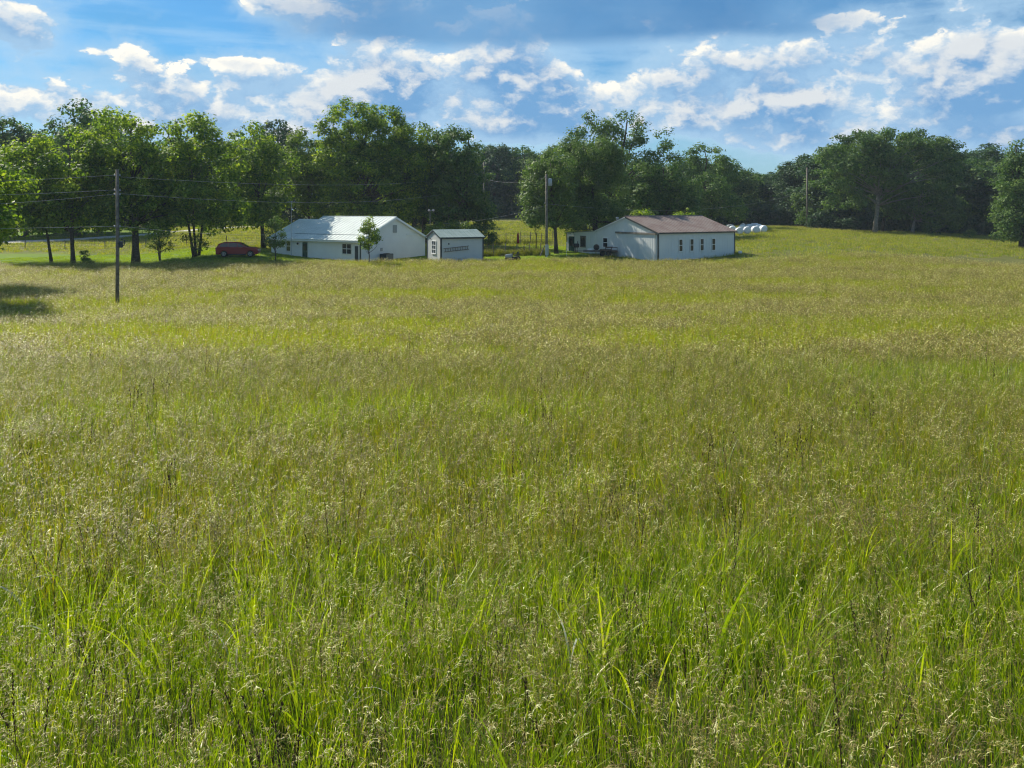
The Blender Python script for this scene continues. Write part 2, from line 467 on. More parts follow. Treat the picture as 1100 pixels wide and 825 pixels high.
az_l = list(np.arange(-46, 46.01, 0.35)) + list(np.arange(50, 311, 5.0))
rr = [0.0, 0.6] + list(np.arange(1.2, 12, 0.8)) + list(np.arange(12, 60, 1.5)) + list(np.arange(60, 84, 1.2)) + list(np.arange(84, 150, 0.7)) + list(np.arange(150, 240, 2.0)) + list(np.geomspace(242, 2600, 22))
V = []; zone = []
for r in rr:
    for a in az_l:
        x, y = r * math.sin(R(a)), r * math.cos(R(a))
        V.append((x, y, gz(x, y))); zone.append(lawn_mask(x, y))
na = len(az_l)
Fq = [(i*na + (j+1) % na, (i+1)*na + (j+1) % na, (i+1)*na + j, i*na + j) for i in range(len(rr) - 1) for j in range(na)]

gm = bpy.data.materials.new('ground_cover'); gm.use_nodes = True
nt = gm.node_tree; nt.nodes.clear(); q = G(nt)
geo = q.n('ShaderNodeNewGeometry'); pos = geo.outputs['Position']
zn = q.n('ShaderNodeAttribute', attribute_name='zone').outputs['Fac']
spx = q.n('ShaderNodeSeparateXYZ'); nt.links.new(pos, spx.inputs[0])
a1 = q.noise(pos, 0.25, 6, 0.6); a2 = q.noise(pos, 2.5, 8, 0.7); a3 = q.noise(pos, 12.0, 4, 0.7)
mxn = q.m('ADD', q.m('MULTIPLY', a1, 0.45), q.m('ADD', q.m('MULTIPLY', a2, 0.3), q.m('MULTIPLY', a3, 0.25)))
past = q.n('ShaderNodeValToRGB'); nt.links.new(mxn, past.inputs[0])
e = past.color_ramp.elements; e[0].position = 0.38; e[0].color = (0.075, 0.090, 0.020, 1); e[1].position = 0.62; e[1].color = (0.19, 0.18, 0.06, 1)
lawn = q.n('ShaderNodeValToRGB'); nt.links.new(mxn, lawn.inputs[0])
e = lawn.color_ramp.elements; e[0].position = 0.38; e[0].color = (0.095, 0.165, 0.018, 1); e[1].position = 0.62; e[1].color = (0.17, 0.25, 0.030, 1)
soil = q.mix(a2, (0.030, 0.040, 0.010), (0.07, 0.08, 0.02))
c1 = q.mix(zn, past.outputs[0], lawn.outputs[0])
rad = q.n('ShaderNodeVectorMath', operation='LENGTH'); nt.links.new(pos, rad.inputs[0])
c2 = q.mix(q.ss(rad.outputs['Value'], 35.0, 80.0), soil, c1)
p = q.n('ShaderNodeBsdfPrincipled'); q.put(p.inputs['Base Color'], c2); p.inputs['Roughness'].default_value = 0.9; p.inputs['Specular IOR Level'].default_value = 0.1
b = q.n('ShaderNodeBump'); b.inputs['Strength'].default_value = 0.6; b.inputs['Distance'].default_value = 0.12
nt.links.new(q.m('ADD', a2, a3), b.inputs['Height']); nt.links.new(b.outputs[0], p.inputs['Normal'])
# sun comes through standing blades
tr = q.n('ShaderNodeBsdfTranslucent'); q.put(tr.inputs[0], c2)
o_ = q.n('ShaderNodeOutputMaterial'); nt.links.new(p.outputs[0], o_.inputs[0])
me = np_mesh('ground', V, Fq, [gm])
at_ = me.attributes.new('zone', 'FLOAT', 'POINT'); at_.data.foreach_set('value', np.array(zone, np.float32))
me.polygons.foreach_set('use_smooth', np.ones(len(Fq), bool))
ground = bpy.data.objects.new('ground', me); COL.objects.link(ground); tag(ground, kind='structure')

# pale gravel road beyond the yard on the left
road_pts = [(-400, 117), (-150, 121), (0, 126), (90, 132), (180, 142), (260, 153), (330, 168), (420, 190)]
rp = []
for i in range(len(road_pts) - 1):
    for t in np.linspace(0, 1, 14, endpoint=False):
        pxx = road_pts[i][0] * (1 - t) + road_pts[i+1][0] * t; yy = road_pts[i][1] * (1 - t) + road_pts[i+1][1] * t
        rp.append(Vector((X(pxx, yy), yy, 0)))
V = []; Fq = []
for i, c in enumerate(rp):
    t = (rp[min(i+1, len(rp)-1)] - rp[max(i-1, 0)]).normalized(); nrm = Vector((-t.y, t.x, 0))
    for k in range(6):
        p_ = c + nrm * (k - 2.5) * 0.95
        V.append((p_.x, p_.y, gz(p_.x, p_.y) + (0.10 if 0 < k < 5 else 0.02)))
for i in range(len(rp) - 1):
    for k in range(5): Fq.append((i*6 + k, i*6 + k + 1, (i+1)*6 + k + 1, (i+1)*6 + k))
road = bpy.data.objects.new('road', np_mesh('road', V, Fq, [M['gravel']])); COL.objects.link(road); tag(road, kind='structure')


# ------------------------------------------------------------------ buildings
def slab_ribs(B, e0, e1, r1, r0, step, w=0.05, h=0.04, off=0.03):
    """standing ribs on a roof plane; e0-e1 eave, r0-r1 ridge"""
    e0, e1, r0, r1 = map(Vector, (e0, e1, r0, r1)); L = (e1 - e0).length
    n = (e1 - e0).cross(r0 - e0).normalized()
    if n.z < 0: n = -n
    u = (e1 - e0).normalized()
    k = step * 0.5
    while k < L:
        a = e0 + u * k; b_ = r0 + (r1 - r0).normalized() * min(k, (r1 - r0).length)
        a = a + n * off; b_ = b_ + n * off
        q_ = [a - u * w/2, a + u * w/2, b_ + u * w/2, b_ - u * w/2]
        B.quadbox([tuple(p) for p in q_], h if True else h)
        k += step


def window(parent, x0, x1, z0, z1, face='front', y=0.0, bars=(1, 1), frame_m=None, name='window', fr=0.06):
    """framed sash in the wall plane y (front faces -y) or x (end faces +x / -x)"""
    fm = frame_m or M['trim_white']
    B = MB(); Gm = MB()
    def bx(a0, a1, c0, c1, d0, d1, T):
        if face == 'front': T.box((a0, y - d1, c0), (a1, y - d0, c1))
        elif face == 'right': T.box((y + d0, a0, c0), (y + d1, a1, c1))
        else: T.box((y - d1, a0, c0), (y - d0, a1, c1))
    bx(x0 - fr, x1 + fr, z1, z1 + fr, 0.003, 0.06, B); bx(x0 - fr, x1 + fr, z0 - fr, z0, 0.003, 0.09, B)
    bx(x0 - fr, x0, z0, z1, 0.003, 0.06, B); bx(x1, x1 + fr, z0, z1, 0.003, 0.06, B)
    for k in range(bars[0]):
        xc = x0 + (x1 - x0) * (k + 1) / (bars[0] + 1); bx(xc - 0.025, xc + 0.025, z0, z1, 0.012, 0.045, B)
    for k in range(bars[1]):
        zc = z0 + (z1 - z0) * (k + 1) / (bars[1] + 1); bx(x0, x1, zc - 0.03, zc + 0.03, 0.014, 0.05, B)
    bx(x0, x1, z0, z1, -0.01, 0.01, Gm)
    w = B.build(name, fm, parent)
    Gm.build('pane', M['glass'], w)
    return w


def siding(B, x0, x1, z0, z1, y, face='front', step=0.19, vertical=False, out=1):
    """lap boards or ribs standing slightly proud of a wall"""
    if vertical:
        k = x0 + step / 2
        while k < x1 - 0.05:
            zt = z1(k) if callable(z1) else z1
            if face == 'front': B.box((k - 0.02, y - 0.014, z0), (k + 0.02, y - 0.001, zt))
            elif face == 'right': B.box((y + 0.001, k - 0.02, z0), (y + 0.022, k + 0.02, zt))
            else: B.box((y - 0.014, k - 0.02, z0), (y - 0.001, k + 0.02, zt))
            k += step
    else:
        z = z0
        while z < z1 - 0.04:
            zt = min(z + step, z1)
            if face == 'front': B.quadbox([(x0, y - 0.02, z), (x1, y - 0.02, z), (x1, y - 0.003, zt), (x0, y - 0.003, zt)], -0.004)
            elif face == 'right': B.quadbox([(y + 0.02, x0, z), (y + 0.02, x1, z), (y + 0.003, x1, zt), (y + 0.003, x0, zt)], 0.004)
            z += step


# --- the house: long low white house, pale roof
HD = 5.98
house = thing('white_house', 'long low white house with pale green ribbed metal roof, on the left', 'house', (X(388, 94), 94, EYE - HD), R(-35))
L, W, EH, RH = 15.4, 10.9, 2.62, 5.04
half = W / 2
B = MB()
B.box((-L + 3.4, 0, -0.6), (0, W, EH))
B.prism([(0, EH), (W, EH), (half, RH - 0.1)], -L + 3.4, 0, 'x')
W2 = 9.5
B.box((-L, 0.004, -0.6), (-L + 3.396, W2, EH - 0.002))
B.prism([(0.004, EH - 0.002), (W2, EH - 0.002), (W2/2, EH + (RH - EH) * W2 / W - 0.1)], -L, -L + 3.396, 'x')
siding(B, -L, -0.05, -0.05, EH - 0.1, 0, 'front')
siding(B, 0.05, W - 0.05, -0.05, EH, 0, 'right')
B.build('wall', M['siding'], house)
ov = 0.45; sl = (RH - EH) / half
B = MB()
zE = EH - ov * sl
B.quadbox([(-L + 3.2, -ov, zE), (ov*0.7, -ov, zE), (ov*0.7, half, RH), (-L + 3.2, half, RH)], 0.07)
B.quadbox([(ov*0.7, W + ov, zE), (-L + 3.2, W + ov, zE), (-L + 3.2, half, RH), (ov*0.7, half, RH)], 0.07)
slab_ribs(B, (-L + 3.25, -ov, zE), (ov*0.7, -ov, zE), (ov*0.7, half, RH), (-L + 3.25, half, RH), 0.6, off=0.068)
zr2 = EH + (W2/2) * sl
B.quadbox([(-L - 0.4, -ov, zE - 0.012), (-L + 3.195, -ov, zE - 0.012), (-L + 3.195, W2/2, zr2 - 0.012), (-L - 0.4, W2/2, zr2 - 0.012)], 0.07)
B.quadbox([(-L + 3.195, W2 + ov, zE - 0.012), (-L - 0.4, W2 + ov, zE - 0.012), (-L - 0.4, W2/2, zr2 - 0.012), (-L + 3.195, W2/2, zr2 - 0.012)], 0.07)
slab_ribs(B, (-L - 0.35, -ov, zE - 0.012), (-L + 3.1, -ov, zE - 0.012), (-L + 3.1, W2/2, zr2 - 0.012), (-L - 0.35, W2/2, zr2 - 0.012), 0.6, off=0.068)
B.tube([(-L + 3.2, half, RH + 0.07), (ov*0.7, half, RH + 0.07)], 0.09, 6)
rf = B.build('roof', M['roof_pale'], house)
B = MB()   # lap seam of the lower roof sheets
a_, b_ = 0.75, 0.82
B.quadbox([(-L + 3.4, a_, EH + a_*sl + 0.10), (-0.9, a_, EH + a_*sl + 0.10), (-0.9, b_, EH + b_*sl + 0.10), (-L + 3.4, b_, EH + b_*sl + 0.10)], 0.03)
B.build('roof_seam', M['roof_shed'], rf)
vp = MB().tube([(-1.9, 2.3, EH + 2.3*sl), (-1.9, 2.3, EH + 2.3*sl + 0.75)], 0.07, 8).build('vent_pipe', M['trim_dark'], rf)
B = MB()   # rake and eave boards
B.quadbox([(ov*0.7 - 0.02, -ov, zE - 0.20), (ov*0.7 - 0.02, half, RH - 0.20), (ov*0.7 - 0.02, half, RH - 0.012), (ov*0.7 - 0.02, -ov, zE - 0.012)], 0.06)
B.quadbox([(ov*0.7 - 0.02, half + 0.002, RH - 0.20), (ov*0.7 - 0.02, W + ov, zE - 0.20), (ov*0.7 - 0.02, W + ov, zE - 0.012), (ov*0.7 - 0.02, half + 0.002, RH - 0.012)], 0.06)
B.box((-L - 0.3, -ov - 0.03, zE - 0.16), (ov*0.7 - 0.03, -ov + 0.02, zE - 0.014))
B.build('fascia', M['trim_white'], house)
MB().box((0.024, 0.3, EH - 0.02), (0.10, 3.1, EH + 0.16)).build('gable_return', M['trim_white'], house)
MB().box((0.024, W - 3.4, EH + 0.3), (0.10, W - 1.1, EH + 0.42)).build('gable_return', M['trim_white'], house)
gv = MB().box((0.024, half - 0.33, 3.25), (0.07, half + 0.33, 4.15))
for k in range(7): gv.box((0.072, half - 0.28, 3.32 + k*0.115), (0.10, half + 0.28, 3.36 + k*0.115))
gv.build('gable_vent', M['metal_grey'], house)
window(house, -12.55, -11.85, 1.0, 2.15, 'front', -0.022, (0, 1))
window(house, -2.95, -1.55, 0.95, 2.05, 'front', -0.022, (1, 1))
dB = MB().box((-9.75, -0.10, -0.02), (-9.68, -0.024, 2.1)); dB.box((-8.75, -0.10, -0.02), (-8.68, -0.024, 2.1)); dB.box((-9.75, -0.10, 2.104), (-8.68, -0.024, 2.17))
dB.build('door_frame', M['trim_white'], house)
d_ = MB().box((-9.676, -0.07, -0.02), (-8.754, -0.026, 2.098)).build('door', M['glass_green'], house)
MB().box((-9.5, -0.078, 1.15), (-8.93, -0.072, 1.9)).build('pane', M['glass'], d_)
MB().tube([(-8.85, -0.12, 0.95), (-8.85, -0.12, 1.1)], 0.02, 6).build('handle', M['metal_grey'], d_)
MB().lathe([(0.05, 0), (0.10, 0.05), (0.12, 0.2), (0.05, 0.26)], 10, 'z', (-10.45, -0.15, 1.78)).build('porch_light', M['black'], house)
MB().box((-0.14, -0.10, -0.2), (-0.02, -0.024, EH - 0.3)).build('downspout', M['trim_dark'], house)
dk = MB().box((-0.95, -0.06, -0.05), (-0.45, -0.024, 1.85)).build('side_door', M['trim_dark'], house)
MB().box((0.024, 3.05, 1.2), (0.14, 3.3, 1.55)).build('electric_meter', M['metal_grey'], house)
ac = thing('condenser_unit', 'dark boxy air conditioning unit against the white gable wall of the house', 'air conditioner', (0, 0, 0))
rot = Matrix.Rotation(R(-35), 4, 'Z')
pc = Vector(house.location) + rot @ Vector((0.75, 3.3, 0.05)); ac.location = pc; ac.rotation_euler = (0, 0, R(-35))
MB().box((-0.5, -0.62, 0.0), (0.5, 0.62, 0.85)).build('casing', M['trim_dark'], ac, bevel=0.04)
fb = MB()
for k in range(11): fb.box((0.502, -0.55 + k*0.105, 0.1), (0.515, -0.51 + k*0.105, 0.78))
fb.build('grille', M['metal_grey'], ac)
MB().lathe([(0.38, 0.852), (0.38, 0.89), (0.1, 0.92)], 16).build('fan_guard', M['black'], ac)

# antenna mast in front of the house
pc = Vector(house.location) + rot @ Vector((-11.15, -0.5, 0))
am = thing('antenna_mast', 'thin grey mast with small crossbar rising in front of the house roof', 'antenna', (pc.x, pc.y, pc.z - 0.1))
MB().tube([(0, 0, 0), (0, 0, 7.1)], [0.035, 0.025], 8).build('mast', M['metal_grey'], am)
ab = MB().tube([(-0.45, 0, 7.0), (0.45, 0, 7.05)], 0.02, 6)
for k in (-0.4, -0.15, 0.15, 0.4): ab.tube([(k, -0.15, 7.02), (k, 0.15, 7.02)], 0.012, 5)
ab.build('crossbar', M['metal_grey'], am)

# --- the shed
SD = 5.66
shed = thing('storage_shed', 'small grey metal shed with dark trim and a ladder hung on its side', 'shed', (X(473.6, 92), 92, EYE - SD), R(25))
sL, sW, sE, sR = 5.05, 4.5, 2.62, 3.36
B = MB().box((0, 0, -0.4), (sL, sW, sE)); B.prism([(0, sE), (sW, sE), (sW/2, sR - 0.06)], 0, sL, 'x')
siding(B, 0.1, sL - 0.1, -0.1, sE - 0.05, 0, 'front', 0.3, True)
siding(B, 0.1, sW - 0.1, -0.1, lambda k: sE + (sR - sE) * (1 - abs(k - sW/2) / (sW/2)) - 0.08, 0, 'left', 0.3, True)
B.build('wall', M['siding_shed'], shed)
B = MB(); ss_ = (sR - sE) / (sW/2); so = 0.2
B.quadbox([(-0.15, -so, sE - so*ss_), (sL + 0.15, -so, sE - so*ss_), (sL + 0.15, sW/2, sR), (-0.15, sW/2, sR)], 0.05)
B.quadbox([(sL + 0.15, sW + so, sE - so*ss_), (-0.15, sW + so, sE - so*ss_), (-0.15, sW/2, sR), (sL + 0.15, sW/2, sR)], 0.05)
slab_ribs(B, (-0.1, -so, sE - so*ss_), (sL + 0.12, -so, sE - so*ss_), (sL + 0.12, sW/2, sR), (-0.1, sW/2, sR), 0.45, off=0.048, h=0.03)
B.build('roof', M['roof_shed'], shed)
B = MB()
for cx in (-0.03, sL - 0.1): B.box((cx, -0.06, -0.3), (cx + 0.13, -0.024, sE - 0.16))
B.box((-0.06, -0.058, -0.3), (-0.032, 0.10, sE - 0.14)); B.box((-0.06, sW - 0.1, -0.3), (-0.026, sW + 0.03, sE - 0.14))
B.box((-0.15, -so - 0.03, sE - so*ss_ - 0.13), (sL + 0.15, -so - 0.003, sE - so*ss_ - 0.006))
B.quadbox([(-0.152, -so, sE - so*ss_ - 0.14), (-0.152, sW/2, sR - 0.14), (-0.152, sW/2, sR - 0.006), (-0.152, -so, sE - so*ss_ - 0.006)], 0.03)
B.quadbox([(-0.152, sW/2 + 0.002, sR - 0.14), (-0.152, sW + so, sE - so*ss_ - 0.14), (-0.152, sW + so, sE - so*ss_ - 0.006), (-0.152, sW/2 + 0.002, sR - 0.006)], 0.03)
B.build('trim', M['trim_dark'], shed)
window(shed, 1.55, 2.75, 0.75, 2.1, 'left', -0.024, (1, 2), fr=0.09)
MB().lathe([(0.08, 0), (0.08, 0.05)], 10, 'x', (-0.1, sW/2 - 0.9 + 1.9, 2.35)).build('wall_vent', M['trim_dark'], shed)
MB().box((0.85, -0.06, 1.78), (0.98, -0.024, 1.95)).build('switch_box', M['trim_dark'], shed)
rs = Matrix.Rotation(R(25), 4, 'Z')
lp = Vector(shed.location) + rs @ Vector((0.3, -0.10, 0.95))
lad = thing('ladder', 'long grey ladder hung nearly level on the shed side wall', 'ladder', lp, R(25))
for dz in (0.0, 0.36): MB().box((0, -0.05, dz), (3.0, 0.0, dz + 0.07), Matrix.Rotation(R(-5), 4, 'Y')).build('rail', M['pole'], lad)
for k in range(10):
    MB().box((0.2 + k*0.29, -0.045, 0.072), (0.24 + k*0.29, -0.005, 0.358), Matrix.Rotation(R(-5), 4, 'Y')).build('rung', M['pole'], lad)

# --- the shop with lean-to
PD = 5.56
shop = thing('metal_workshop', 'pale blue metal workshop with faded red roof, lean-to and sliding door', 'workshop', (X(707, 93), 93, EYE - PD), R(32))
pL, pW, pE, pR = 12.0, 11.0, 3.02, 4.72
LT = 6.3
B = MB().box((0, 0, -0.5), (pL, pW, pE)); B.prism([(0, pE), (pW, pE), (pW/2, pR - 0.06)], 0, pL, 'x')
siding(B, 0.1, pL - 0.1, -0.2, pE - 0.05, 0, 'front', 0.42, True)
siding(B, 0.1, pW - 0.1, -0.2, lambda k: pE + (pR - pE) * (1 - abs(k - pW/2) / (pW/2)) - 0.1, 0, 'left', 0.42, True)
zl0, zl1 = 2.98, 2.62
B.prism([(pW + 0.002, -0.5), (pW + LT, -0.5), (pW + LT, zl1 - 0.07), (pW + 0.002, zl0 - 0.07)], 0.004, 7.0, 'x')
siding(B, pW + 0.1, pW + LT - 0.1, -0.2, lambda k: zl0 + (zl1 - zl0) * (k - pW) / LT - 0.12, 0.004, 'left', 0.42, True)
B.build('wall', M['siding_shop'], shop)
B = MB(); ps = (pR - pE) / (pW/2); po = 0.25
B.quadbox([(-0.2, -po, pE - po*ps), (pL + 0.2, -po, pE - po*ps), (pL + 0.2, pW/2, pR), (-0.2, pW/2, pR)], 0.06)
B.quadbox([(pL + 0.2, pW + po, pE - po*ps + 0.02), (-0.2, pW + po, pE - po*ps + 0.02), (-0.2, pW/2, pR), (pL + 0.2, pW/2, pR)], 0.06)
slab_ribs(B, (-0.15, -po, pE - po*ps), (pL + 0.15, -po, pE - po*ps), (pL + 0.15, pW/2, pR), (-0.15, pW/2, pR), 0.5, off=0.058, h=0.03)
B.tube([(-0.2, pW/2, pR + 0.06), (pL + 0.2, pW/2, pR + 0.06)], 0.09, 6)
rf = B.build('roof', M['roof_red'], shop)
MB().lathe([(0.14, 0), (0.14, 0.8), (0.2, 0.82), (0.2, 0.92), (0.05, 1.0)], 12, 'z', (1.2, pW/2 + 3.1, pR - 3.1*ps - 0.1)).build('chimney', M['metal_grey'], rf)
B = MB().quadbox([(-0.15, pW + 0.27, zl0), (7.1, pW + 0.27, zl0), (7.1, pW + LT + 0.2, zl1 - 0.01), (-0.15, pW + LT + 0.2, zl1 - 0.01)], -0.06)
B.build('lean_to_roof', M['roof_shed'], shop)
B = MB()
B.quadbox([(-0.202, -po, pE - po*ps - 0.16), (-0.202, pW/2, pR - 0.16), (-0.202, pW/2, pR - 0.006), (-0.202, -po, pE - po*ps - 0.006)], 0.03)
B.box((-0.2, -po - 0.03, pE - po*ps - 0.10), (pL + 0.2, -po - 0.003, pE - po*ps - 0.006))
B.build('trim', M['trim_dark'], shop)
B = MB().box((-0.06, -0.06, -0.4), (0.09, -0.024, pE - 0.14)); B.box((-0.062, -0.058, -0.4), (-0.032, 0.08, pE - 0.14)); B.build('corner_trim', M['trim_dark'], shop)
MB().box((pL - 0.08, -0.06, -0.4), (pL + 0.06, -0.024, pE - 0.14)).build('corner_trim', M['trim_dark'], shop)
MB().box((-0.05, pW + LT - 0.06, -0.4), (-0.028, pW + LT + 0.06, zl1 - 0.1)).build('corner_trim', M['trim_dark'], shop)
B = MB().quadbox([(-0.202, pW/2 + 0.002, pR - 0.12), (-0.202, pW + po, pE - po*ps - 0.08), (-0.202, pW + po, pE - po*ps + 0.012), (-0.202, pW/2 + 0.002, pR - 0.006)], 0.03)
B.build('rake_trim', M['trim_white'], shop)
for (a, b_) in ((4.3, 4.85), (6.15, 6.7), (7.75, 8.3), (9.45, 10.0)):
    pass
for xc in (3.35, 5.05, 6.65, 8.5):
    window(shop, xc - 0.24, xc + 0.24, 0.85, 2.15, 'front', -0.024, (0, 1), fr=0.09)
sd = MB().box((-0.10, 0.35, -0.25), (-0.05, 3.25, 2.72)); 
siding(sd, 0.4, 3.2, -0.2, 2.65, -0.05 - 0.05, 'left', 0.3, True)
sd.build('sliding_door', M['door_panel'], shop)
sd = MB().box((-0.10, 3.31, -0.25), (-0.05, 7.0, 2.72)); siding(sd, 3.35, 6.95, -0.2, 2.65, -0.10, 'left', 0.3, True)
sd.build('sliding_door', M['door_panel'], shop)
MB().box((-0.22, 0.2, 2.74), (-0.028, 7.3, 2.95)).build('door_track', M['planks'], shop)
window(shop, 8.9, 9.75, 1.05, 2.1, 'left', -0.024, (0, 1), fr=0.10)
window(shop, pW + 2.35, pW + 3.25, 0.95, 2.15, 'left', -0.02, (0, 0), M['planks'], fr=0.12)
dr = MB().box((-0.05, pW + 4.65, -0.1), (-0.026, pW + 5.85, 2.12)).build('door', M['glass_green'], shop)
MB().box((-0.062, pW + 4.9, 0.95), (-0.052, pW + 5.6, 1.9)).build('pane', M['glass'], dr)
MB().tube([(-0.09, pW + 4.75, 0.95), (-0.09, pW + 4.75, 1.12)], 0.02, 6).build('handle', M['metal_grey'], dr)
B = MB().box((-0.09, pW + 5.86, -0.1), (-0.025, pW + 6.02, 2.3)); B.box((-0.10, pW + 4.55, 2.125), (-0.025, pW + 5.855, 2.32))
B.build('door_frame', M['trim_white'], shop)
rp_ = Matrix.Rotation(R(32), 4, 'Z')
def shop_pt(x, y, z=0): return Vector(shop.location) + rp_ @ Vector((x, y, z))


# ------------------------------------------------------------------ utility poles and wires
PT = {}
def pole(key, px, Y, ytop, label, r0=0.15, r1=0.11, group='wooden utility poles', extra=None, yb=None, m='pole'):
    x = X(px, Y); z0 = gz(x, Y) - 0.3; zt = Zpx(ytop, Y)
    t = thing('utility_pole', label, 'utility pole', (x, Y, z0), 0, group)
    h = zt - z0
    MB().tube([(0, 0, 0), (0.02, 0, h*0.5), (0, 0, h)], [r0, (r0+r1)/2, r1], 12).build('pole', M[m], t, smooth=True)
    PT[key] = (x, Y, z0, h)
    return t
def spool(t, z, side=-1):
    MB().lathe([(0.03, -0.07), (0.055, -0.05), (0.03, 0), (0.055, 0.05), (0.03, 0.07)], 8, 'z', (side*0.17, 0, z)).build('insulator', M['metal_grey'], t)

p1 = pole('p1', 126, 55, 182, 'tall leaning-free wooden utility pole standing in the meadow on the left', 0.125, 0.095)
p1['label'] = 'tall wooden utility pole standing alone in the meadow on the left, with dark meter box'
h1 = PT['p1'][3]
def zl(py, Y): return Zpx(py, Y) - (PT['p1'][2])
for py in (188, 204, 208.5, 243): spool(p1, zl(py, 55)); spool(p1, zl(py, 55) - 0.0, 1)
mt = MB().box((0.14, -0.12, zl(266, 55)), (0.34, 0.12, zl(259, 55))).build('meter_box', M['trim_dark'], p1, bevel=0.03)
MB().tube([(0.30, 0, zl(264, 55)), (0.46, 0, zl(263, 55)), (0.46, 0, zl(258, 55)), (0.25, 0, zl(257, 55))], 0.035, 6).build('conduit_loop', M['trim_dark'], mt)
MB().tube([(0.13, -0.02, zl(259, 55)), (0.12, -0.02, zl(210, 55))], 0.022, 6).build('conduit', M['trim_dark'], p1)

p2 = pole('p2', 587, 98, 187, 'grey utility pole with transformer and cabinet beside the workshop', 0.16, 0.12, m='pole')
z2 = PT['p2'][2]
MB().lathe([(0.05, 0), (0.22, 0.03), (0.25, 0.1), (0.25, 0.8), (0.2, 0.88), (0.05, 0.93)], 14, 'z', (0.42, 0, Zpx(200, 98) - z2)).build('transformer', M['metal_grey'], p2, smooth=True)
MB().box((-0.16, -0.38, 0.5), (0.24, -0.14, 1.75)).build('meter_cabinet', M['metal_grey'], p2, bevel=0.03)
MB().box((-0.05, -0.36, 0.2), (0.12, -0.2, 0.498)).build('cabinet_foot', M['metal_grey'], p2)
for py in (190, 218): spool(p2, Zpx(py, 98) - z2)
p3 = pole('p3', 867, 160, 180, 'bare utility pole standing before the dark woods on the right', 0.22, 0.15)
p4 = pole('p4', 520, 150, 172, 'utility pole rising behind the trees near the gap of far woods', 0.19, 0.14)
p5 = pole('p5', 482, 118, 205, 'short utility pole seen against the trees above the shed', 0.15, 0.11)
p0 = pole('p0', -420, 50, 176, 'utility pole beyond the left edge of the yard', 0.15, 0.11)
lpY = 108
x_ = X(462, lpY); lz = gz(x_, lpY)
lt = thing('yard_light', 'thin yard light post with twin lamps between the house and the shed', 'lamp post', (x_, lpY, lz))
hh = Zpx(226, lpY) - lz
MB().tube([(0, 0, 0), (0, 0, hh)], [0.07, 0.05], 8).build('post', M['planks'], lt)
MB().tube([(-0.3, 0, hh), (0.45, 0, hh)], 0.03, 6).build('arm', M['metal_grey'], lt)
for dx in (-0.15, 0.42): MB().lathe([(0.04, 0.12), (0.13, 0.08), (0.17, -0.05), (0.10, -0.16), (0.03, -0.18)], 10, 'z', (dx, 0, hh + 0.05)).build('lamp', M['lamp'], lt, smooth=True)


def wire(label, a, b, sag, r=0.010):
    a = Vector(a); b = Vector(b)
    pts = []
    for k in range(33):
        t = k / 32; p_ = a.lerp(b, t); p_.z -= sag * 4 * t * (1 - t); pts.append(tuple(p_ - a))
    o = MB().tube(pts, r, 5).build('overhead_wire', M['wire'], None, tuple(a), smooth=True)
    tag(o, label, 'wire', 'overhead wires')
    return o
def on(key, py, dx=0.0):
    x, y, z0, h = PT[key]; return (x + dx, y, Zpx(py, y))
for py, r_, s_, nm in ((188, 190, 0.5, 'topmost wire running left from the meadow pole'), (204, 206, 0.4, 'second wire from the top running left from the meadow pole'), (208.5, 214, 0.75, 'third wire from the top running left from the meadow pole'), (243, 243, 0.2, 'lowest wire running left from the meadow pole')):
    x0, y0, z0, h0 = PT['p0']
    wire(nm, on('p1', py, -0.2), (x0 + 0.2, y0, Zpx(r_, y0)), s_)
wire('long upper wire sagging from the meadow pole across the trees to the far pole', on('p1', 190, 0.2), on('p4', 186, -0.2), 1.2)
wire('lower wire sagging from the meadow pole across the trees above the house', on('p1', 208, 0.2), on('p5', 208, -0.2), 0.9)
hp = Vector(house.location) + rot @ Vector((-11.0, 0.2, 3.1))
wire('low service wire from the meadow pole to the house roof', on('p1', 243, 0.2), hp, 0.35)
wire('service wire climbing from the yard light to the grey transformer pole', (x_, lpY, Zpx(241, lpY)), on('p2', 221, -0.2), 0.5)
wire('long wire sagging over the workshop roof to the pole by the right woods', on('p2', 219, 0.2), on('p3', 206, -0.3), 1.9)
wire('high wire from the far pole to the transformer pole across the gap', on('p4', 192, 0.2), on('p2', 191, -0.2), 0.6, 0.012)


# ------------------------------------------------------------------ yard things
# red car, side on, nose to the right
CY = 97.0; cx = X(256, CY)
car = thing('parked_car', 'dark red hatchback crossover parked under the trees left of the house', 'car', (cx, CY, max(gz(cx - 1.5, CY), gz(cx + 1.5, CY), gz(cx, CY)) + 0.0), R(8))
def arch(c, r, z0=0.30, n=9): return [(c + r * math.cos(math.pi - math.pi * k / (n - 1)), z0 + r * math.sin(math.pi * k / (n - 1))) for k in range(n)]
low_ = [(-2.36, 0.42), (-2.30, 0.28)] + [(p_[0], p_[1]) for p_ in arch(-1.45, 0.42)] + [(-0.9, 0.24), (0.95, 0.24)] + [(p_[0], p_[1]) for p_ in arch(1.48, 0.42)] + [(2.2, 0.28), (2.36, 0.40), (2.38, 0.72), (2.28, 0.92), (1.95, 1.04), (1.25, 1.12), (-1.9, 1.18), (-2.30, 1.12), (-2.38, 0.85)]
bd = MB().prism(low_, -0.90, 0.90, 'y').build('body', M['red_paint'], car, bevel=0.07)
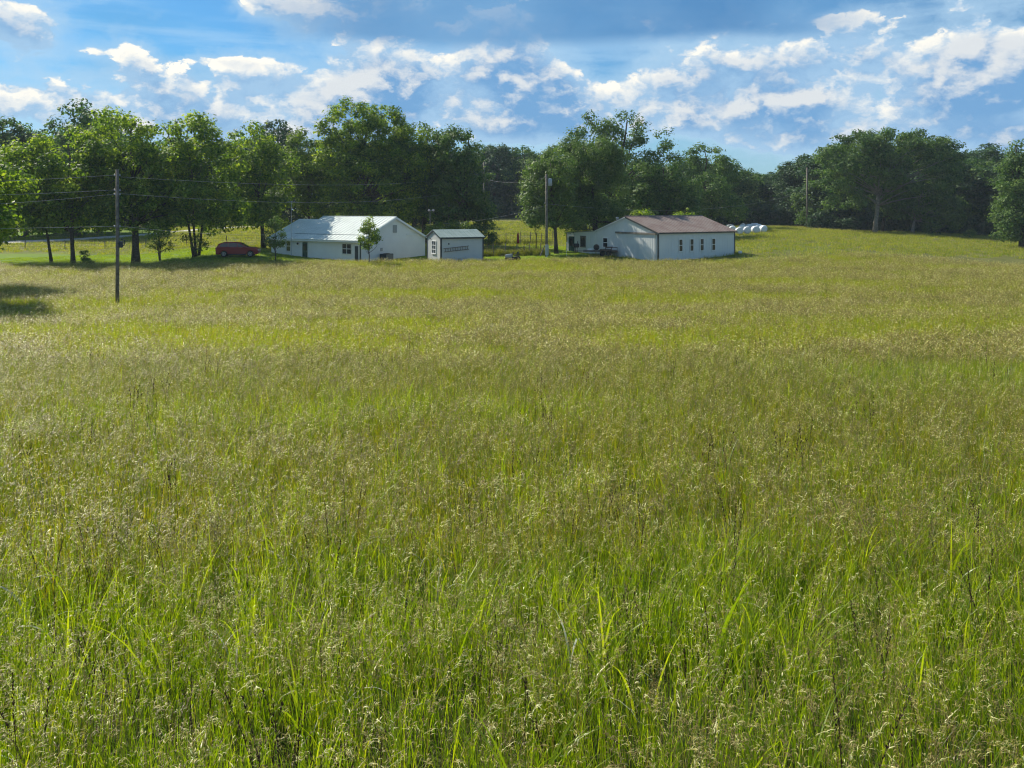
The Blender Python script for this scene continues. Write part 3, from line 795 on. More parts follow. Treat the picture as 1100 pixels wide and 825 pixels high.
# cabin: tapering greenhouse
def cabin(B, sc=1.0, out=0.0):
    a = [(-2.25, 1.13), (1.12, 1.10), (0.35, 1.60), (-0.2, 1.70), (-1.55, 1.68), (-2.02, 1.50)]
    k = len(B.v)
    for (x, z) in a: B.v.append((x, -(0.86 - (z - 1.1) * 0.32) - out, z))
    for (x, z) in a: B.v.append((x, (0.86 - (z - 1.1) * 0.32) + out, z))
    n = len(a); B.f += [tuple(k + i for i in range(n)), tuple(k + n + i for i in reversed(range(n)))]
    B.f += [(k + (i+1) % n, k + i, k + n + i, k + n + (i+1) % n) for i in range(n)]
    return B
cabin(MB()).build('cabin', M['red_paint'], car, bevel=0.05)
for sgn in (-1, 1):
    for poly in ([(-1.95, 1.18), (-1.02, 1.17), (-1.02, 1.56), (-1.5, 1.56), (-1.80, 1.46)], [(-0.95, 1.17), (0.0, 1.15), (0.0, 1.59), (-0.95, 1.58)], [(0.07, 1.15), (0.88, 1.14), (0.30, 1.52), (0.07, 1.57)]):
        B = MB(); pts = [(x, sgn * (0.868 - (z - 1.1) * 0.32), z) for x, z in poly]
        k = len(pts); B.v = pts + [(x, y + sgn * 0.012, z) for x, y, z in pts]
        B.f = [tuple(range(k)), tuple(k + i for i in reversed(range(k)))] + [((i+1) % k, i, k + i, k + (i+1) % k) for i in range(k)]
        B.build('window', M['glass'], car)
MB().quadbox([(1.08, -0.74, 1.15), (1.08, 0.74, 1.15), (0.42, 0.62, 1.58), (0.42, -0.62, 1.58)], 0.012).build('windshield', M['glass'], car)
MB().quadbox([(-2.26, 0.70, 1.20), (-2.26, -0.70, 1.20), (-2.05, -0.60, 1.50), (-2.05, 0.60, 1.50)], 0.012).build('rear_window', M['glass'], car)
for cxx in (-1.45, 1.48):
    for sgn in (-1, 1):
        w = MB().lathe([(0.22, -0.11), (0.33, -0.115), (0.355, -0.07), (0.355, 0.07), (0.33, 0.115), (0.22, 0.11)], 22, 'y', (cxx, sgn*0.80, 0.355)).build('wheel', M['rubber'], car, smooth=True)
        B = MB().lathe([(0.05, sgn*0.118), (0.05, sgn*0.10)], 12, 'y', (cxx, sgn*0.80, 0.355))
        for k in range(7):
            an = k * 2 * math.pi / 7
            B.tube([(cxx, sgn*0.915, 0.355), (cxx + 0.20*math.cos(an), sgn*0.915, 0.355 + 0.20*math.sin(an))], 0.022, 5)
        B.tube([(cxx + 0.21*math.cos(a), sgn*0.913, 0.355 + 0.21*math.sin(a)) for a in np.linspace(0, 2*math.pi, 17)], 0.02, 5, False)
        B.build('rim', M['rim'], w)
for sgn in (-1, 1):
    MB().box((2.20, sgn*0.62 - 0.18, 0.74), (2.385, sgn*0.62 + 0.18, 0.88)).build('headlight', M['lamp'], car, bevel=0.02)
    MB().box((-2.39, sgn*0.72 - 0.14, 0.88), (-2.25, sgn*0.72 + 0.14, 1.06)).build('tail_light', M['tail'], car, bevel=0.02)
    MB().box((0.72, sgn*0.98 - 0.10, 1.12), (0.90, sgn*0.98 + 0.07, 1.24)).build('mirror', M['red_paint'], car, bevel=0.03)
for y0_ in (-0.925, 0.90): MB().box((-0.98, y0_, 0.22), (1.0, y0_ + 0.025, 0.38)).build('sill_trim', M['black'], car)

# wrapped hay bales behind the workshop
def bale_mesh():
    pr = [(0.05, -0.62), (0.45, -0.63), (0.62, -0.58), (0.70, -0.45), (0.715, 0), (0.70, 0.45), (0.62, 0.58), (0.45, 0.63), (0.05, 0.62)]
    return MB().lathe(pr, 24, 'y')
b0 = None
spots = [(787, 140, 'leftmost of the back row'), (801, 140, 'middle bale of the back row'), (814, 139, 'right bale of the back row'),
         (790, 133, 'leftmost of the second row'), (800, 134, 'second from left of the second row'), (808, 135.5, 'third from left in the second row'), (817.5, 134, 'rightmost of the second row'),
         (797, 128, 'leftmost of the front row'), (805.5, 128.3, 'second from left of the front row'), (814.5, 129, 'third from left of the front row'), (822.5, 130, 'rightmost of the front row')]
for i, (px, Y, lb) in enumerate(spots):
    px -= 3; x = X(px, Y)
    if b0 is None:
        o = bale_mesh().build('hay_bale', M['wrap'], None, smooth=True); b0 = o
    else:
        o = b0.copy(); COL.objects.link(o)
    o.location = (x, Y, gz(x, Y) + 0.66); o.rotation_euler = (0, (i * 1.7) % 3, R(random.Random(i).uniform(-25, 35)))
    o.scale = (random.Random(i).uniform(0.80, 0.95), random.Random(i+50).uniform(0.85, 1.05), random.Random(i+90).uniform(0.74, 0.88)); o.location.z -= 0.08
    tag(o, ('white wrapped hay bale, ' + lb), 'hay bale', 'white wrapped hay bales behind the workshop')

# flatbed trailer by the sliding door
tp = shop_pt(-1.7, 8.2); tz = gz(tp.x, tp.y)
trl = thing('flatbed_trailer', 'low rusty flatbed trailer with an upright spare wheel, by the workshop wall', 'trailer', (tp.x, tp.y, tz + 0.12), R(-6))
B = MB()
for sy in (-0.85, 0.85): B.box((-2.0, sy - 0.05, 0.45), (2.0, sy + 0.05, 0.58))
for k in range(7): B.box((-1.95 + k*0.63, -0.8, 0.47), (-1.87 + k*0.63, 0.8, 0.56))
B.build('frame', M['rust'], trl)
B = MB()
for k in range(9): B.box((-2.0, -0.80 + k*0.18, 0.584), (2.0, -0.64 + k*0.18, 0.62))
B.build('deck', M['planks'], trl)
for sy in (-0.87, 0.87):
    B = MB().box((0.6, sy - 0.03, 0.92), (2.0, sy + 0.03, 0.99))
    for x in (0.62, 1.3, 1.96): B.box((x - 0.03, sy - 0.03, 0.584), (x + 0.03, sy + 0.03, 0.918))
    B.build('side_rail', M['rust'], trl)
MB().tube([(-2.0, 0, 0.5), (-3.0, 0, 0.5)], 0.05, 6).build('tongue', M['rust'], trl)
for sy in (-1.0, 1.0):
    for x in (0.25, 0.95):
        w = MB().lathe([(0.16, -0.10), (0.28, -0.10), (0.32, -0.06), (0.32, 0.06), (0.28, 0.10), (0.16, 0.10)], 16, 'y', (x, sy, 0.25)).build('wheel', M['rubber'], trl, smooth=True)
        MB().lathe([(0.05, -0.09), (0.16, -0.085), (0.16, 0.085), (0.05, 0.09)], 12, 'y', (x, sy, 0.25)).build('rim', M['rim'], w)
    MB().prism([(-0.12, 0.60), (1.32, 0.60), (1.22, 0.68), (-0.02, 0.68)], sy - 0.13, sy + 0.13, 'y').build('fender', M['rust'], trl)
sw = MB().lathe([(0.17, -0.09), (0.31, -0.09), (0.35, -0.05), (0.35, 0.05), (0.31, 0.09), (0.17, 0.09)], 18, 'y', (-0.45, -0.80, 0.99)).build('spare_wheel', M['rubber'], trl, smooth=True)
MB().lathe([(0.04, -0.07), (0.17, -0.065), (0.17, 0.065), (0.04, 0.07)], 12, 'y', (-0.45, -0.80, 0.99)).build('rim', M['rim'], sw)
MB().box((-1.5, -0.5, 0.62), (-0.8, 0.4, 0.78)).build('load', M['trim_white'], trl, bevel=0.03)

# barbecue smoker beside the green door
bp = shop_pt(-1.0, pW + 2.95); bz = gz(bp.x, bp.y)
bq = thing('barbecue_grill', 'dark barbecue grill on a stand under the lean-to window', 'grill', (bp.x, bp.y, bz), R(10))
MB().lathe([(0.05, -0.36), (0.24, -0.35), (0.26, -0.3), (0.26, 0.3), (0.24, 0.35), (0.05, 0.36)], 14, 'x', (0, 0, 0.92)).build('barrel', M['black'], bq, smooth=True)
MB().box((-0.3, -0.42, 0.78), (0.3, -0.26, 0.81)).build('shelf', M['rust'], bq)
for sx in (-0.12, 0.12):
    for sy in (-0.12, 0.12): MB().box((sx - 0.025, sy - 0.025, 0), (sx + 0.025, sy + 0.025, 0.70)).build('leg', M['black'], bq)
MB().tube([(0.2, 0, 1.15), (0.2, 0, 1.45)], 0.05, 8).build('flue', M['black'], bq)

# riding mower at the edge of the field
mY = 93.5; mx = X(551, mY)
mw = thing('riding_mower', 'small pale riding mower parked by the field edge in front of the wire fence', 'lawn mower', (mx, mY, gz(mx, mY) + 0.02), R(160))
MB().prism([(0.05, 0.38), (0.85, 0.36), (0.88, 0.62), (0.75, 0.74), (0.05, 0.80)], -0.24, 0.24, 'y').build('hood', M['metal_grey'], mw, bevel=0.05)
MB().prism([(-0.65, 0.34), (0.05, 0.34), (0.05, 0.46), (-0.2, 0.50), (-0.65, 0.58)], -0.30, 0.30, 'y').build('chassis', M['black'], mw, bevel=0.03)
MB().prism([(-0.60, 0.62), (-0.22, 0.60), (-0.22, 0.70), (-0.48, 0.72), (-0.56, 1.05), (-0.66, 1.05)], -0.22, 0.22, 'y').build('seat', M['black'], mw, bevel=0.03)
MB().tube([(0.1, 0, 0.78), (-0.08, 0, 1.0)], 0.02, 6).build('steering_column', M['black'], mw)
MB().tube([(-0.08 + 0.10*math.cos(a)*0.6, 0.17*math.sin(a), 1.0 + 0.10*math.cos(a)) for a in np.linspace(0, 2*math.pi, 13)], 0.015, 5, False).build('steering_wheel', M['black'], mw)
MB().box((-0.35, -0.5, 0.14), (0.38, 0.5, 0.30)).build('mower_deck', M['rust'], mw, bevel=0.05)
for x, r_, w_ in ((-0.5, 0.26, 0.11), (0.66, 0.19, 0.07)):
    for sy in (-1, 1):
        w = MB().lathe([(r_*0.5, -w_), (r_*0.9, -w_), (r_, -w_*0.6), (r_, w_*0.6), (r_*0.9, w_), (r_*0.5, w_)], 16, 'y', (x, sy*0.40, r_)).build('wheel', M['rubber'], mw, smooth=True)
        MB().lathe([(0.02, -w_*0.8), (r_*0.5, -w_*0.7), (r_*0.5, w_*0.7), (0.02, w_*0.8)], 12, 'y', (x, sy*0.40, r_)).build('rim', M['trim_white'], w)

# closed red parasol by the back fence
uY = 113.0; ux = X(556.5, uY)
um = thing('closed_parasol', 'closed red parasol standing by the wire fences', 'parasol', (ux, uY, gz(ux, uY)))
MB().tube([(0, 0, 0), (0, 0, 2.35)], 0.028, 8).build('pole', M['planks'], um)
MB().lathe([(0.02, 2.28), (0.08, 2.1), (0.13, 1.6), (0.17, 1.0), (0.19, 0.75), (0.05, 0.73)], 10, 'z').build('canopy', M['red_cloth'], um)
MB().lathe([(0.26, 0), (0.26, 0.06), (0.06, 0.12)], 14, 'z').build('base', M['metal_grey'], um)


def wire_fence(label, pts, hgt, posts, nw=6, group='wire fences behind the shed', wr=0.01, vert=0.25):
    """posts each a part, the wire mesh between them one part"""
    x0, y0 = pts[0]
    f = thing('wire_fence', label, 'fence', (x0, y0, gz(x0, y0)), 0, group)
    base = Vector(f.location); W_ = MB()
    def P(t):
        n = len(pts) - 1; k = min(int(t * n), n - 1); u = t * n - k
        x = pts[k][0] * (1-u) + pts[k+1][0] * u; y = pts[k][1] * (1-u) + pts[k+1][1] * u
        return Vector((x, y, gz(x, y)))
    for k, t in enumerate(posts):
        p_ = P(t) - base; r_ = random.Random(k).uniform
        MB().tube([tuple(p_ + Vector((0, 0, -0.1))), tuple(p_ + Vector((r_(-.06, .06), 0, hgt + r_(-0.1, 0.3))))], 0.055, 7).build('post', M['pole'], f)
    for j in range(nw):
        z = hgt * (0.08 + 0.9 * j / (nw - 1))
        W_.tube([tuple(P(t) - base + Vector((0, 0, z))) for t in np.linspace(0, 1, 13)], wr, 4)
    L_ = sum((Vector(pts[i+1]) - Vector(pts[i])).length for i in range(len(pts)-1))
    n = int(L_ / vert)
    for k in range(n):
        p_ = P(k / n) - base; W_.tube([tuple(p_ + Vector((0, 0, 0.05))), tuple(p_ + Vector((0, 0, hgt * 0.95)))], wr * 0.8, 4)
    W_.build('wire_mesh', M['rust'], f)
    return f
wire_fence('near wire garden fence with wooden posts between the shed and the grey transformer pole', [(X(519, 100), 100), (X(584, 100.5), 100.5)], 1.25, [0, .17, .36, .56, .68, .76, .95], 8, vert=0.2)
wire_fence('far wire fence with tall posts at the foot of the hillside pasture', [(X(500, 122), 122), (X(600, 121), 121)], 1.6, [0.05, .2, .33, .44, .56, .59, .7, .82, .94], 6, vert=0.4)
wire_fence('thin wire fence crossing the pasture behind the yard trees', [(X(-60, 112), 112), (X(120, 113), 113), (X(300, 116), 116)], 1.1, [0.0, .12, .24, .36, .48, .6, .72, .84, .96], 4, vert=1.5)
lx = X(580, 99); bl = MB().tube([(0, 0, -0.1), (0.55, 0, 1.25)], [0.09, 0.07], 8)
tag(bl.build('leaning_post', M['pole'], None, (lx, 99, gz(lx, 99))), 'short dark post leaning beside the transformer pole', 'post')
wx_ = X(608.5, 99); wp = thing('marker_stake', 'thin pale marker stake beside the green door of the lean-to', 'stake', (wx_, 99, gz(wx_, 99)))
MB().tube([(0, 0, 0), (0, 0, 1.5)], 0.02, 6).build('stake', M['trim_white'], wp)
MB().lathe([(0.03, 1.5), (0.07, 1.53), (0.07, 1.6), (0.03, 1.63)], 8).build('cap', M['trim_white'], wp)
bx_ = shop_pt(pL + 0.3, -0.6)
tag(MB().lathe([(0.18, 0), (0.22, 0.02), (0.22, 0.28), (0.2, 0.3)], 14).build('white_bucket', M['trim_white'], None, (bx_.x, bx_.y, gz(bx_.x, bx_.y) + 0.1)), 'white bucket at the right corner of the workshop', 'bucket')


# ------------------------------------------------------------------ trees
def tree_meshes(seed, H, lobes, n_clump, rc, leaf, n_leaf, trunk_r, bark, leafm, fork=0.35, low=-0.75, flat=0.75, lean=0.0, stems=1, limbs=26, airy=0.0):
    """lobes: (x, y, z, rx, ry, rz) in metres from the foot. Returns (wood mesh, leaf mesh)"""
    rg = np.random.default_rng(seed)
    vol = np.array([l[3] * l[4] * l[5] for l in lobes]) ** 0.67; vol /= vol.sum()
    C = []; tries = 0
    while len(C) < n_clump and tries < n_clump * 30:
        tries += 1
        l = lobes[rg.choice(len(lobes), p=vol)]
        d = rg.normal(size=3); d /= np.linalg.norm(d)
        if d[2] < low: continue
        r = rg.uniform(0.45, 1.0) ** 0.6
        c = np.array(l[:3]) + d * np.array(l[3:]) * r
        cr = rc * rg.uniform(0.6, 1.35)
        if any(np.linalg.norm(c - k[0]) < 0.62 * min(cr, k[1]) for k in C): continue
        C.append((c, cr))
    P_, N_, S_, U_ = [], [], [], []
    for c, cr in C:
        n = int(n_leaf * (cr / rc) ** 2 * rg.uniform(0.75 - airy, 1.2))
        d = rg.normal(size=(n, 3)); d /= np.linalg.norm(d, axis=1)[:, None]
        rad_ = rg.uniform(0.1, 1.0, n) ** 0.45
        wob = 1 + 0.35 * np.sin(d[:, 0] * 5 + seed) * np.cos(d[:, 1] * 4 + c[0])
        p_ = c + d * (cr * rad_ * wob)[:, None] * np.array([1.1, 1.1, flat])
        nn = d * 0.95 + np.array([0, 0, 0.6]) + rg.normal(size=(n, 3)) * 0.42
        P_.append(p_); N_.append(nn); S_.append(leaf * rg.uniform(0.6, 1.35, n)); U_.append(np.clip(rg.normal(0.5, 0.27, n) + rg.normal(0, 0.16), 0, 1))
    P_ = np.concatenate(P_); N_ = np.concatenate(N_); S_ = np.concatenate(S_); U_ = np.concatenate(U_)
    N_ /= np.linalg.norm(N_, axis=1)[:, None]
    t = np.cross(N_, rg.normal(size=N_.shape)); t /= np.linalg.norm(t, axis=1)[:, None]
    b_ = np.cross(N_, t)
    s1 = (S_ * 0.62)[:, None]; s2 = (S_ * 0.38)[:, None]
    # leaf spray: a kite with a fold
    A = P_ - t * s1; Bq = P_ + b_ * s2 - N_ * s2 * 0.25; Cq = P_ + t * s1; Dq = P_ - b_ * s2 - N_ * s2 * 0.25
    Vv = np.stack([A, Bq, Cq, Dq], 1).reshape(-1, 3)
    Fq_ = np.arange(len(Vv)).reshape(-1, 4)
    lm = np_mesh('crown', Vv, Fq_, [leafm], v=np.repeat(U_, 4))
    # wood
    B = MB()
    top = max(l[2] + l[5] * 0.55 for l in lobes)
    cxm = sum(l[0] for l in lobes) / len(lobes)
    trunks = []
    for s_ in range(stems):
        ph = rg.uniform(0, 6.28); off = 0 if stems == 1 else trunk_r * 1.4
        pts = []; rs = []
        for k in range(9):
            u = k / 8; z = top * u
            wx = (cxm * u ** 1.3) + lean * u * (1 - 0.3*u) * H + math.cos(ph) * (off + (stems > 1) * 0.18 * H * u) + rg.normal(0, 0.02) * H * u * 0.6
            wy = math.sin(ph) * (off + (stems > 1) * 0.12 * H * u) + rg.normal(0, 0.02) * H * u * 0.6
            pts.append((wx, wy, z - 0.15 * (k == 0)))
            rs.append(trunk_r * ((1.35 if k == 0 else 1.0) * (1 - 0.80 * u)) / (1 if stems == 1 else 1.3))
        B.tube(pts, rs, 9); trunks.append((pts, rs))
    order = rg.permutation(len(C))[:limbs]
    for i in order:
        c, cr = C[i]; pts, rs = trunks[rg.integers(len(trunks))]
        zz = max(min(c[2] * rg.uniform(0.45, 0.75), top * 0.85), top * fork * 0.8)
        k = min(int(zz / top * 8), 7); u = zz / top * 8 - k
        a = Vector(pts[k]).lerp(Vector(pts[k+1]), u); r0 = (rs[k] * (1-u) + rs[k+1] * u) * 0.55
        e_ = Vector(c); mid = a.lerp(e_, 0.5) + Vector((0, 0, (e_ - a).length * 0.08)) + Vector(rg.normal(0, 0.25, 3))
        q_ = []
        for w in (0, .25, .5, .75, 1): q_.append(tuple(a * (1-w)**2 + mid * 2*w*(1-w) + e_ * w*w))
        B.tube(q_, [r0, r0*0.75, r0*0.52, r0*0.33, r0*0.12 + 0.01], 5)
    wm = bpy.data.meshes.new('trunk'); wm.from_pydata(B.v, [], B.f); wm.materials.append(bark)
    wm.polygons.foreach_set('use_smooth', [True] * len(wm.polygons)); wm.update()
    return wm, lm


def put_tree(name, label, cat, x, y, wm, lm, group=None, rz=0, sc=(1, 1, 1)):
    t = thing(name, label, cat, (x, y, gz(x, y) - 0.05), rz, group); t.scale = sc
    for n, m_ in (('trunk', wm), ('crown', lm)):
        o = bpy.data.objects.new(n, m_); COL.objects.link(o); o.parent = t
    return t


def px_tree(label, px, Y, lobes_px, seed, kind='walnut', name='shade_tree', cat='tree', group=None, trunk_px=None, trunk_r=0.3, rcs=None, nl=None, dens=1.0, leaf=None, low=-0.75, bark='bark', depth=0.85, stems=1, lean=0.0, airy=0.0, limbs=26, flat=0.75, fork=0.35):
    """lobes given in photograph pixels at distance Y: (centre x, centre y, half width, half height) -> metres round the trunk foot"""
    x = X(px, Y); z0 = gz(x, Y)
    lobes = []
    rg = random.Random(seed)
    for (cxp, cyp, wx, wy) in lobes_px:
        rx = wx / F * Y; rz_ = wy / F * Y
        lobes.append((X(cxp, Y) - x, rg.uniform(-0.25, 0.25) * rx, Zpx(cyp, Y) - z0, rx, rx * depth, rz_))
    H = max(l[2] + l[5] for l in lobes)
    area = sum((l[3] * l[5]) for l in lobes)
    rc = rcs or 1.05
    ncl = int(area * 3.4 * dens / (rc * rc))
    lf = leaf or 0.30
    nlf = nl or int(105 * (rc / 1.05) ** 2 * (0.30 / lf) ** 2)
    wm, lm = tree_meshes(seed, H, lobes, ncl, rc, lf, nlf, trunk_r, M[bark], M['leaf_' + kind], low=low, stems=stems, lean=lean, airy=airy, limbs=limbs, flat=flat, fork=fork)
    return put_tree(name, label, cat, x, Y, wm, lm, group)


YARD = 'shade trees around the yard'
# left yard, from the frame edge to the house
px_tree('tree hanging into the frame at the far left edge, nearest the meadow', -42, 66, [(-48, 205, 68, 42), (-30, 240, 42, 26)], 11, group=YARD, trunk_r=0.3)
px_tree('tall tree just outside the left edge that shades the meadow', -66, 56, [(-64, 175, 60, 50), (-62, 215, 58, 32), (-75, 115, 56, 50), (-50, 240, 60, 26)], 9, group=YARD, trunk_r=0.3)
px_tree('broad yard tree with slim leaning trunk, second from the left edge', 56, 94, [(30, 200, 42, 40), (22, 175, 34, 28), (45, 228, 36, 22), (28, 236, 34, 15)], 12, group=YARD, trunk_r=0.17, lean=-0.03)
px_tree('bright leafy yard tree with dark straight trunk left of the meadow pole', 79, 93, [(72, 175, 40, 38), (100, 205, 38, 34), (60, 215, 36, 26), (88, 232, 36, 17), (64, 238, 28, 12)], 13, group=YARD, trunk_r=0.24, lean=-0.02)
px_tree('tall thick trunked yard tree just right of the meadow pole', 146, 95, [(133, 155, 42, 36), (110, 185, 34, 36), (155, 190, 40, 38), (128, 222, 42, 24), (175, 212, 34, 24), (120, 236, 30, 14), (165, 236, 34, 12)], 14, group=YARD, trunk_r=0.42, limbs=34)
px_tree('broad yard tree between the thick trunk and the red car', 211, 99, [(205, 152, 34, 30), (190, 185, 36, 34), (222, 180, 36, 38), (215, 222, 42, 30), (170, 215, 30, 22), (205, 240, 40, 12), (240, 225, 24, 20)], 15, group=YARD, trunk_r=0.2, stems=3)
px_tree('yard tree above the red car, left of the house', 283, 109, [(270, 172, 34, 38), (255, 200, 30, 36), (292, 195, 30, 38), (268, 225, 36, 20), (285, 236, 26, 12), (248, 222, 22, 20)], 16, group=YARD, trunk_r=0.28)
px_tree('light green loose tree rising behind the left end of the house roof', 332, 119, [(330, 175, 30, 36), (318, 205, 30, 34), (345, 210, 28, 34)], 17, 'light', group=YARD, trunk_r=0.24, airy=0.2, dens=0.85)
px_tree('tallest yard tree, towering behind the middle of the house', 392, 118, [(378, 140, 32, 34), (405, 150, 36, 38), (360, 180, 34, 38), (395, 195, 46, 40), (430, 170, 36, 40), (420, 215, 40, 28), (370, 222, 34, 24)], 18, group=YARD, trunk_r=0.5, limbs=40)
px_tree('dark rounded tree behind the right gable of the house', 455, 121, [(450, 160, 34, 32), (470, 185, 36, 38), (445, 205, 34, 34), (480, 222, 34, 22)], 19, 'oak', group=YARD, trunk_r=0.4)
px_tree('tree with branches sweeping to the ground right of the shed', 498, 117, [(492, 165, 26, 30), (503, 195, 24, 36), (512, 228, 18, 24), (490, 218, 30, 30), (524, 246, 9, 10)], 20, 'oak', group=YARD, trunk_r=0.3, low=-1)
# trees at the workshop
px_tree('dense fine leaved rounded tree behind the lean-to of the workshop', 641, 109, [(622, 180, 36, 34), (645, 176, 30, 30), (652, 208, 26, 32), (612, 215, 36, 28), (640, 232, 34, 16), (600, 200, 26, 34)], 21, 'willow', 'willow_tree', group=YARD, trunk_r=0.45, leaf=0.2, rcs=0.9, flat=0.95, dens=1.15)
px_tree('sunlit tree with dark trunk just right of the transformer pole', 597.5, 103, [(582, 205, 22, 36), (596, 190, 26, 32), (578, 225, 18, 22), (605, 230, 22, 16)], 22, 'willow', group=YARD, trunk_r=0.25, leaf=0.24, rcs=0.95)
px_tree('tall airy tree with sky showing through, behind the workshop', 668, 130, [(640, 150, 32, 28), (668, 142, 28, 24), (698, 158, 26, 28), (712, 178, 18, 20), (672, 185, 40, 30), (625, 170, 22, 26)], 23, 'oak', group=YARD, trunk_r=0.45, airy=0.35, dens=0.6, rcs=1.15)
px_tree('dark tree directly behind the red workshop roof', 712, 124, [(705, 195, 32, 28), (722, 212, 30, 26), (690, 218, 30, 22), (735, 230, 24, 16)], 24, 'oak', group=YARD, trunk_r=0.35)
px_tree('airy crowned tree against the sky right of the tall workshop tree', 757, 152, [(757, 172, 22, 19), (775, 185, 18, 18), (742, 182, 14, 16), (760, 200, 30, 24)], 25, 'oak', group=YARD, trunk_r=0.35, airy=0.3, dens=0.65, leaf=0.34)
px_tree('rounded mid green tree behind the right end of the workshop roof', 765, 140, [(762, 208, 24, 22), (778, 225, 22, 16), (745, 225, 22, 18)], 26, 'oak', group=YARD, trunk_r=0.3)
# the big oak on the right with its pale trunk
px_tree('great spreading oak with pale forked trunk on the right', 940, 150, [(925, 165, 36, 26), (960, 160, 38, 24), (990, 162, 38, 22), (1010, 172, 22, 22), (895, 185, 24, 28), (938, 182, 40, 22), (985, 195, 42, 26), (910, 215, 24, 16)], 27, 'oak', 'oak_tree', group='trees along the right woods', trunk_r=0.42, bark='bark_pale', leaf=0.34, limbs=40, rcs=1.3, flat=0.6)
px_tree('slim dark trunked tree just right of the pale oak trunk', 947.5, 153, [(955, 205, 22, 26), (965, 222, 22, 14)], 28, 'oak', group='trees along the right woods', trunk_r=0.28, leaf=0.34)
px_tree('dark broad tree with a short pale stump of trunk right of the oak', 980, 150, [(995, 215, 32, 24), (1010, 232, 26, 18), (972, 225, 20, 14)], 29, 'oak', group='trees along the right woods', trunk_r=0.3, bark='bark_pale', leaf=0.34)
px_tree('tall pointed tree at the right frame edge, catching light', 1098, 120, [(1098, 165, 10, 16), (1090, 190, 20, 22), (1110, 210, 30, 40), (1092, 228, 20, 20), (1082, 205, 14, 18), (1100, 240, 30, 20), (1082, 246, 16, 12)], 30, 'oak', group='trees along the right woods', trunk_r=0.4, low=-1, leaf=0.28)

# wood: shared kinds, each tree its own object
woods = []
for k in range(6):
    rg = random.Random(100 + k); lobes = []
    for j in range(9):
        a = rg.uniform(0, 6.28); r_ = rg.uniform(0.5, 3.4) * (1 if j else 0); z = rg.uniform(3.5, 13.5)
        w = rg.uniform(2.4, 3.6); lobes.append((r_ * math.cos(a), r_ * math.sin(a), z, w, w, rg.uniform(2.2, 3.4)))
    lobes.append((0, 0, 14.5, 2.8, 2.8, 3.0)); lobes.append((rg.uniform(-1, 1), rg.uniform(-1, 1), 3.2, 4.2, 4.2, 2.9))
    woods.append(tree_meshes(300 + k, 17.5, lobes, 210, 1.15, 0.40, 62, 0.35, M['bark'], M['leaf_far' if k % 2 else 'leaf_oak'], low=-1, limbs=16, fork=0.2))
ORD = ['leftmost', 'second', 'third', 'fourth', 'fifth', 'sixth', 'seventh', 'eighth', 'ninth', 'tenth', 'eleventh', 'twelfth', 'thirteenth', 'fourteenth', 'fifteenth', 'sixteenth', 'seventeenth', 'eighteenth', 'nineteenth', 'twentieth']
def wood_row(where, group, row, seed, spread=1.0):
    rg = random.Random(seed)
    row = sorted(row)
    for i, (px, Y, yt) in enumerate(row):
        x = X(px, Y); h = Zpx(yt, Y) - gz(x, Y)
        wm, lm = woods[rg.randrange(6)]
        s_ = h / 17.3; w = s_ ** 0.5 * spread * rg.uniform(0.95, 1.2)
        lb = (ORD[i] + (' tree' if i == 0 else ' tree from the left')) + ' ' + where
        put_tree('woodland_tree', lb, 'tree', x, Y, wm, lm, group, rg.uniform(0, 6.28), (w, w, s_))
wood_row('in the dark far wood beyond the centre pasture', 'trees of the far centre wood', [(478, 212, 170), (500, 205, 163), (516, 212, 156), (531, 205, 152), (547, 210, 157), (563, 204, 159), (580, 208, 160), (598, 205, 155), (616, 210, 160)], 1, 1.15)
wood_row('in the back row of the far centre wood', 'trees of the far centre wood', [(488, 222, 172), (508, 226, 160), (525, 224, 158), (541, 226, 160), (556, 224, 164), (573, 226, 166), (590, 224, 168)], 2, 1.2)
wood_row('in the wood edge from the workshop to the bare pole', 'trees of the woods behind the bales', [(628, 158, 170), (650, 150, 165), (672, 156, 168), (690, 178, 178), (712, 182, 176), (733, 176, 168), (752, 180, 172), (772, 176, 168), (788, 178, 176), (803, 184, 183), (818, 188, 186), (832, 186, 184), (846, 180, 177), (860, 176, 170), (874, 170, 163)], 3, 1.1)
wood_row('in the second row behind the bales', 'trees of the woods behind the bales', [(745, 196, 172), (768, 198, 176), (790, 200, 182), (810, 204, 187), (828, 204, 186), (848, 200, 178), (868, 192, 172)], 4, 1.2)
wood_row('in the right wood, front row', 'trees of the right woods', [(884, 166, 168), (900, 164, 160), (918, 166, 165), (1000, 160, 168), (1018, 158, 165), (1034, 157, 176), (1050, 158, 172), (1066, 156, 176), (1082, 152, 180), (1100, 148, 176), (1120, 146, 170)], 5, 1.1)
wood_row('in the right wood, back row', 'trees of the right woods', [(888, 184, 160), (908, 182, 152), (930, 180, 150), (955, 180, 152), (978, 178, 150), (1000, 178, 152), (1022, 176, 160), (1042, 174, 166), (1058, 176, 155), (1072, 172, 160), (1090, 168, 165), (1115, 165, 160)], 6, 1.2)
wood_row('in the backdrop beyond the road on the left', 'trees beyond the road', [(-60, 140, 120), (-30, 145, 125), (5, 142, 124), (28, 146, 133), (62, 150, 130), (84, 138, 112), (106, 148, 122), (130, 170, 150), (155, 176, 150), (182, 172, 146), (208, 176, 148), (232, 172, 150), (256, 176, 150), (278, 172, 146), (298, 160, 128), (322, 172, 150), (350, 176, 150)], 7, 1.0)
wood_row('in the row hidden behind the yard trees', 'trees behind the house', [(370, 166, 160), (396, 164, 150), (420, 166, 150), (445, 168, 155), (468, 168, 165)], 8, 1.1)

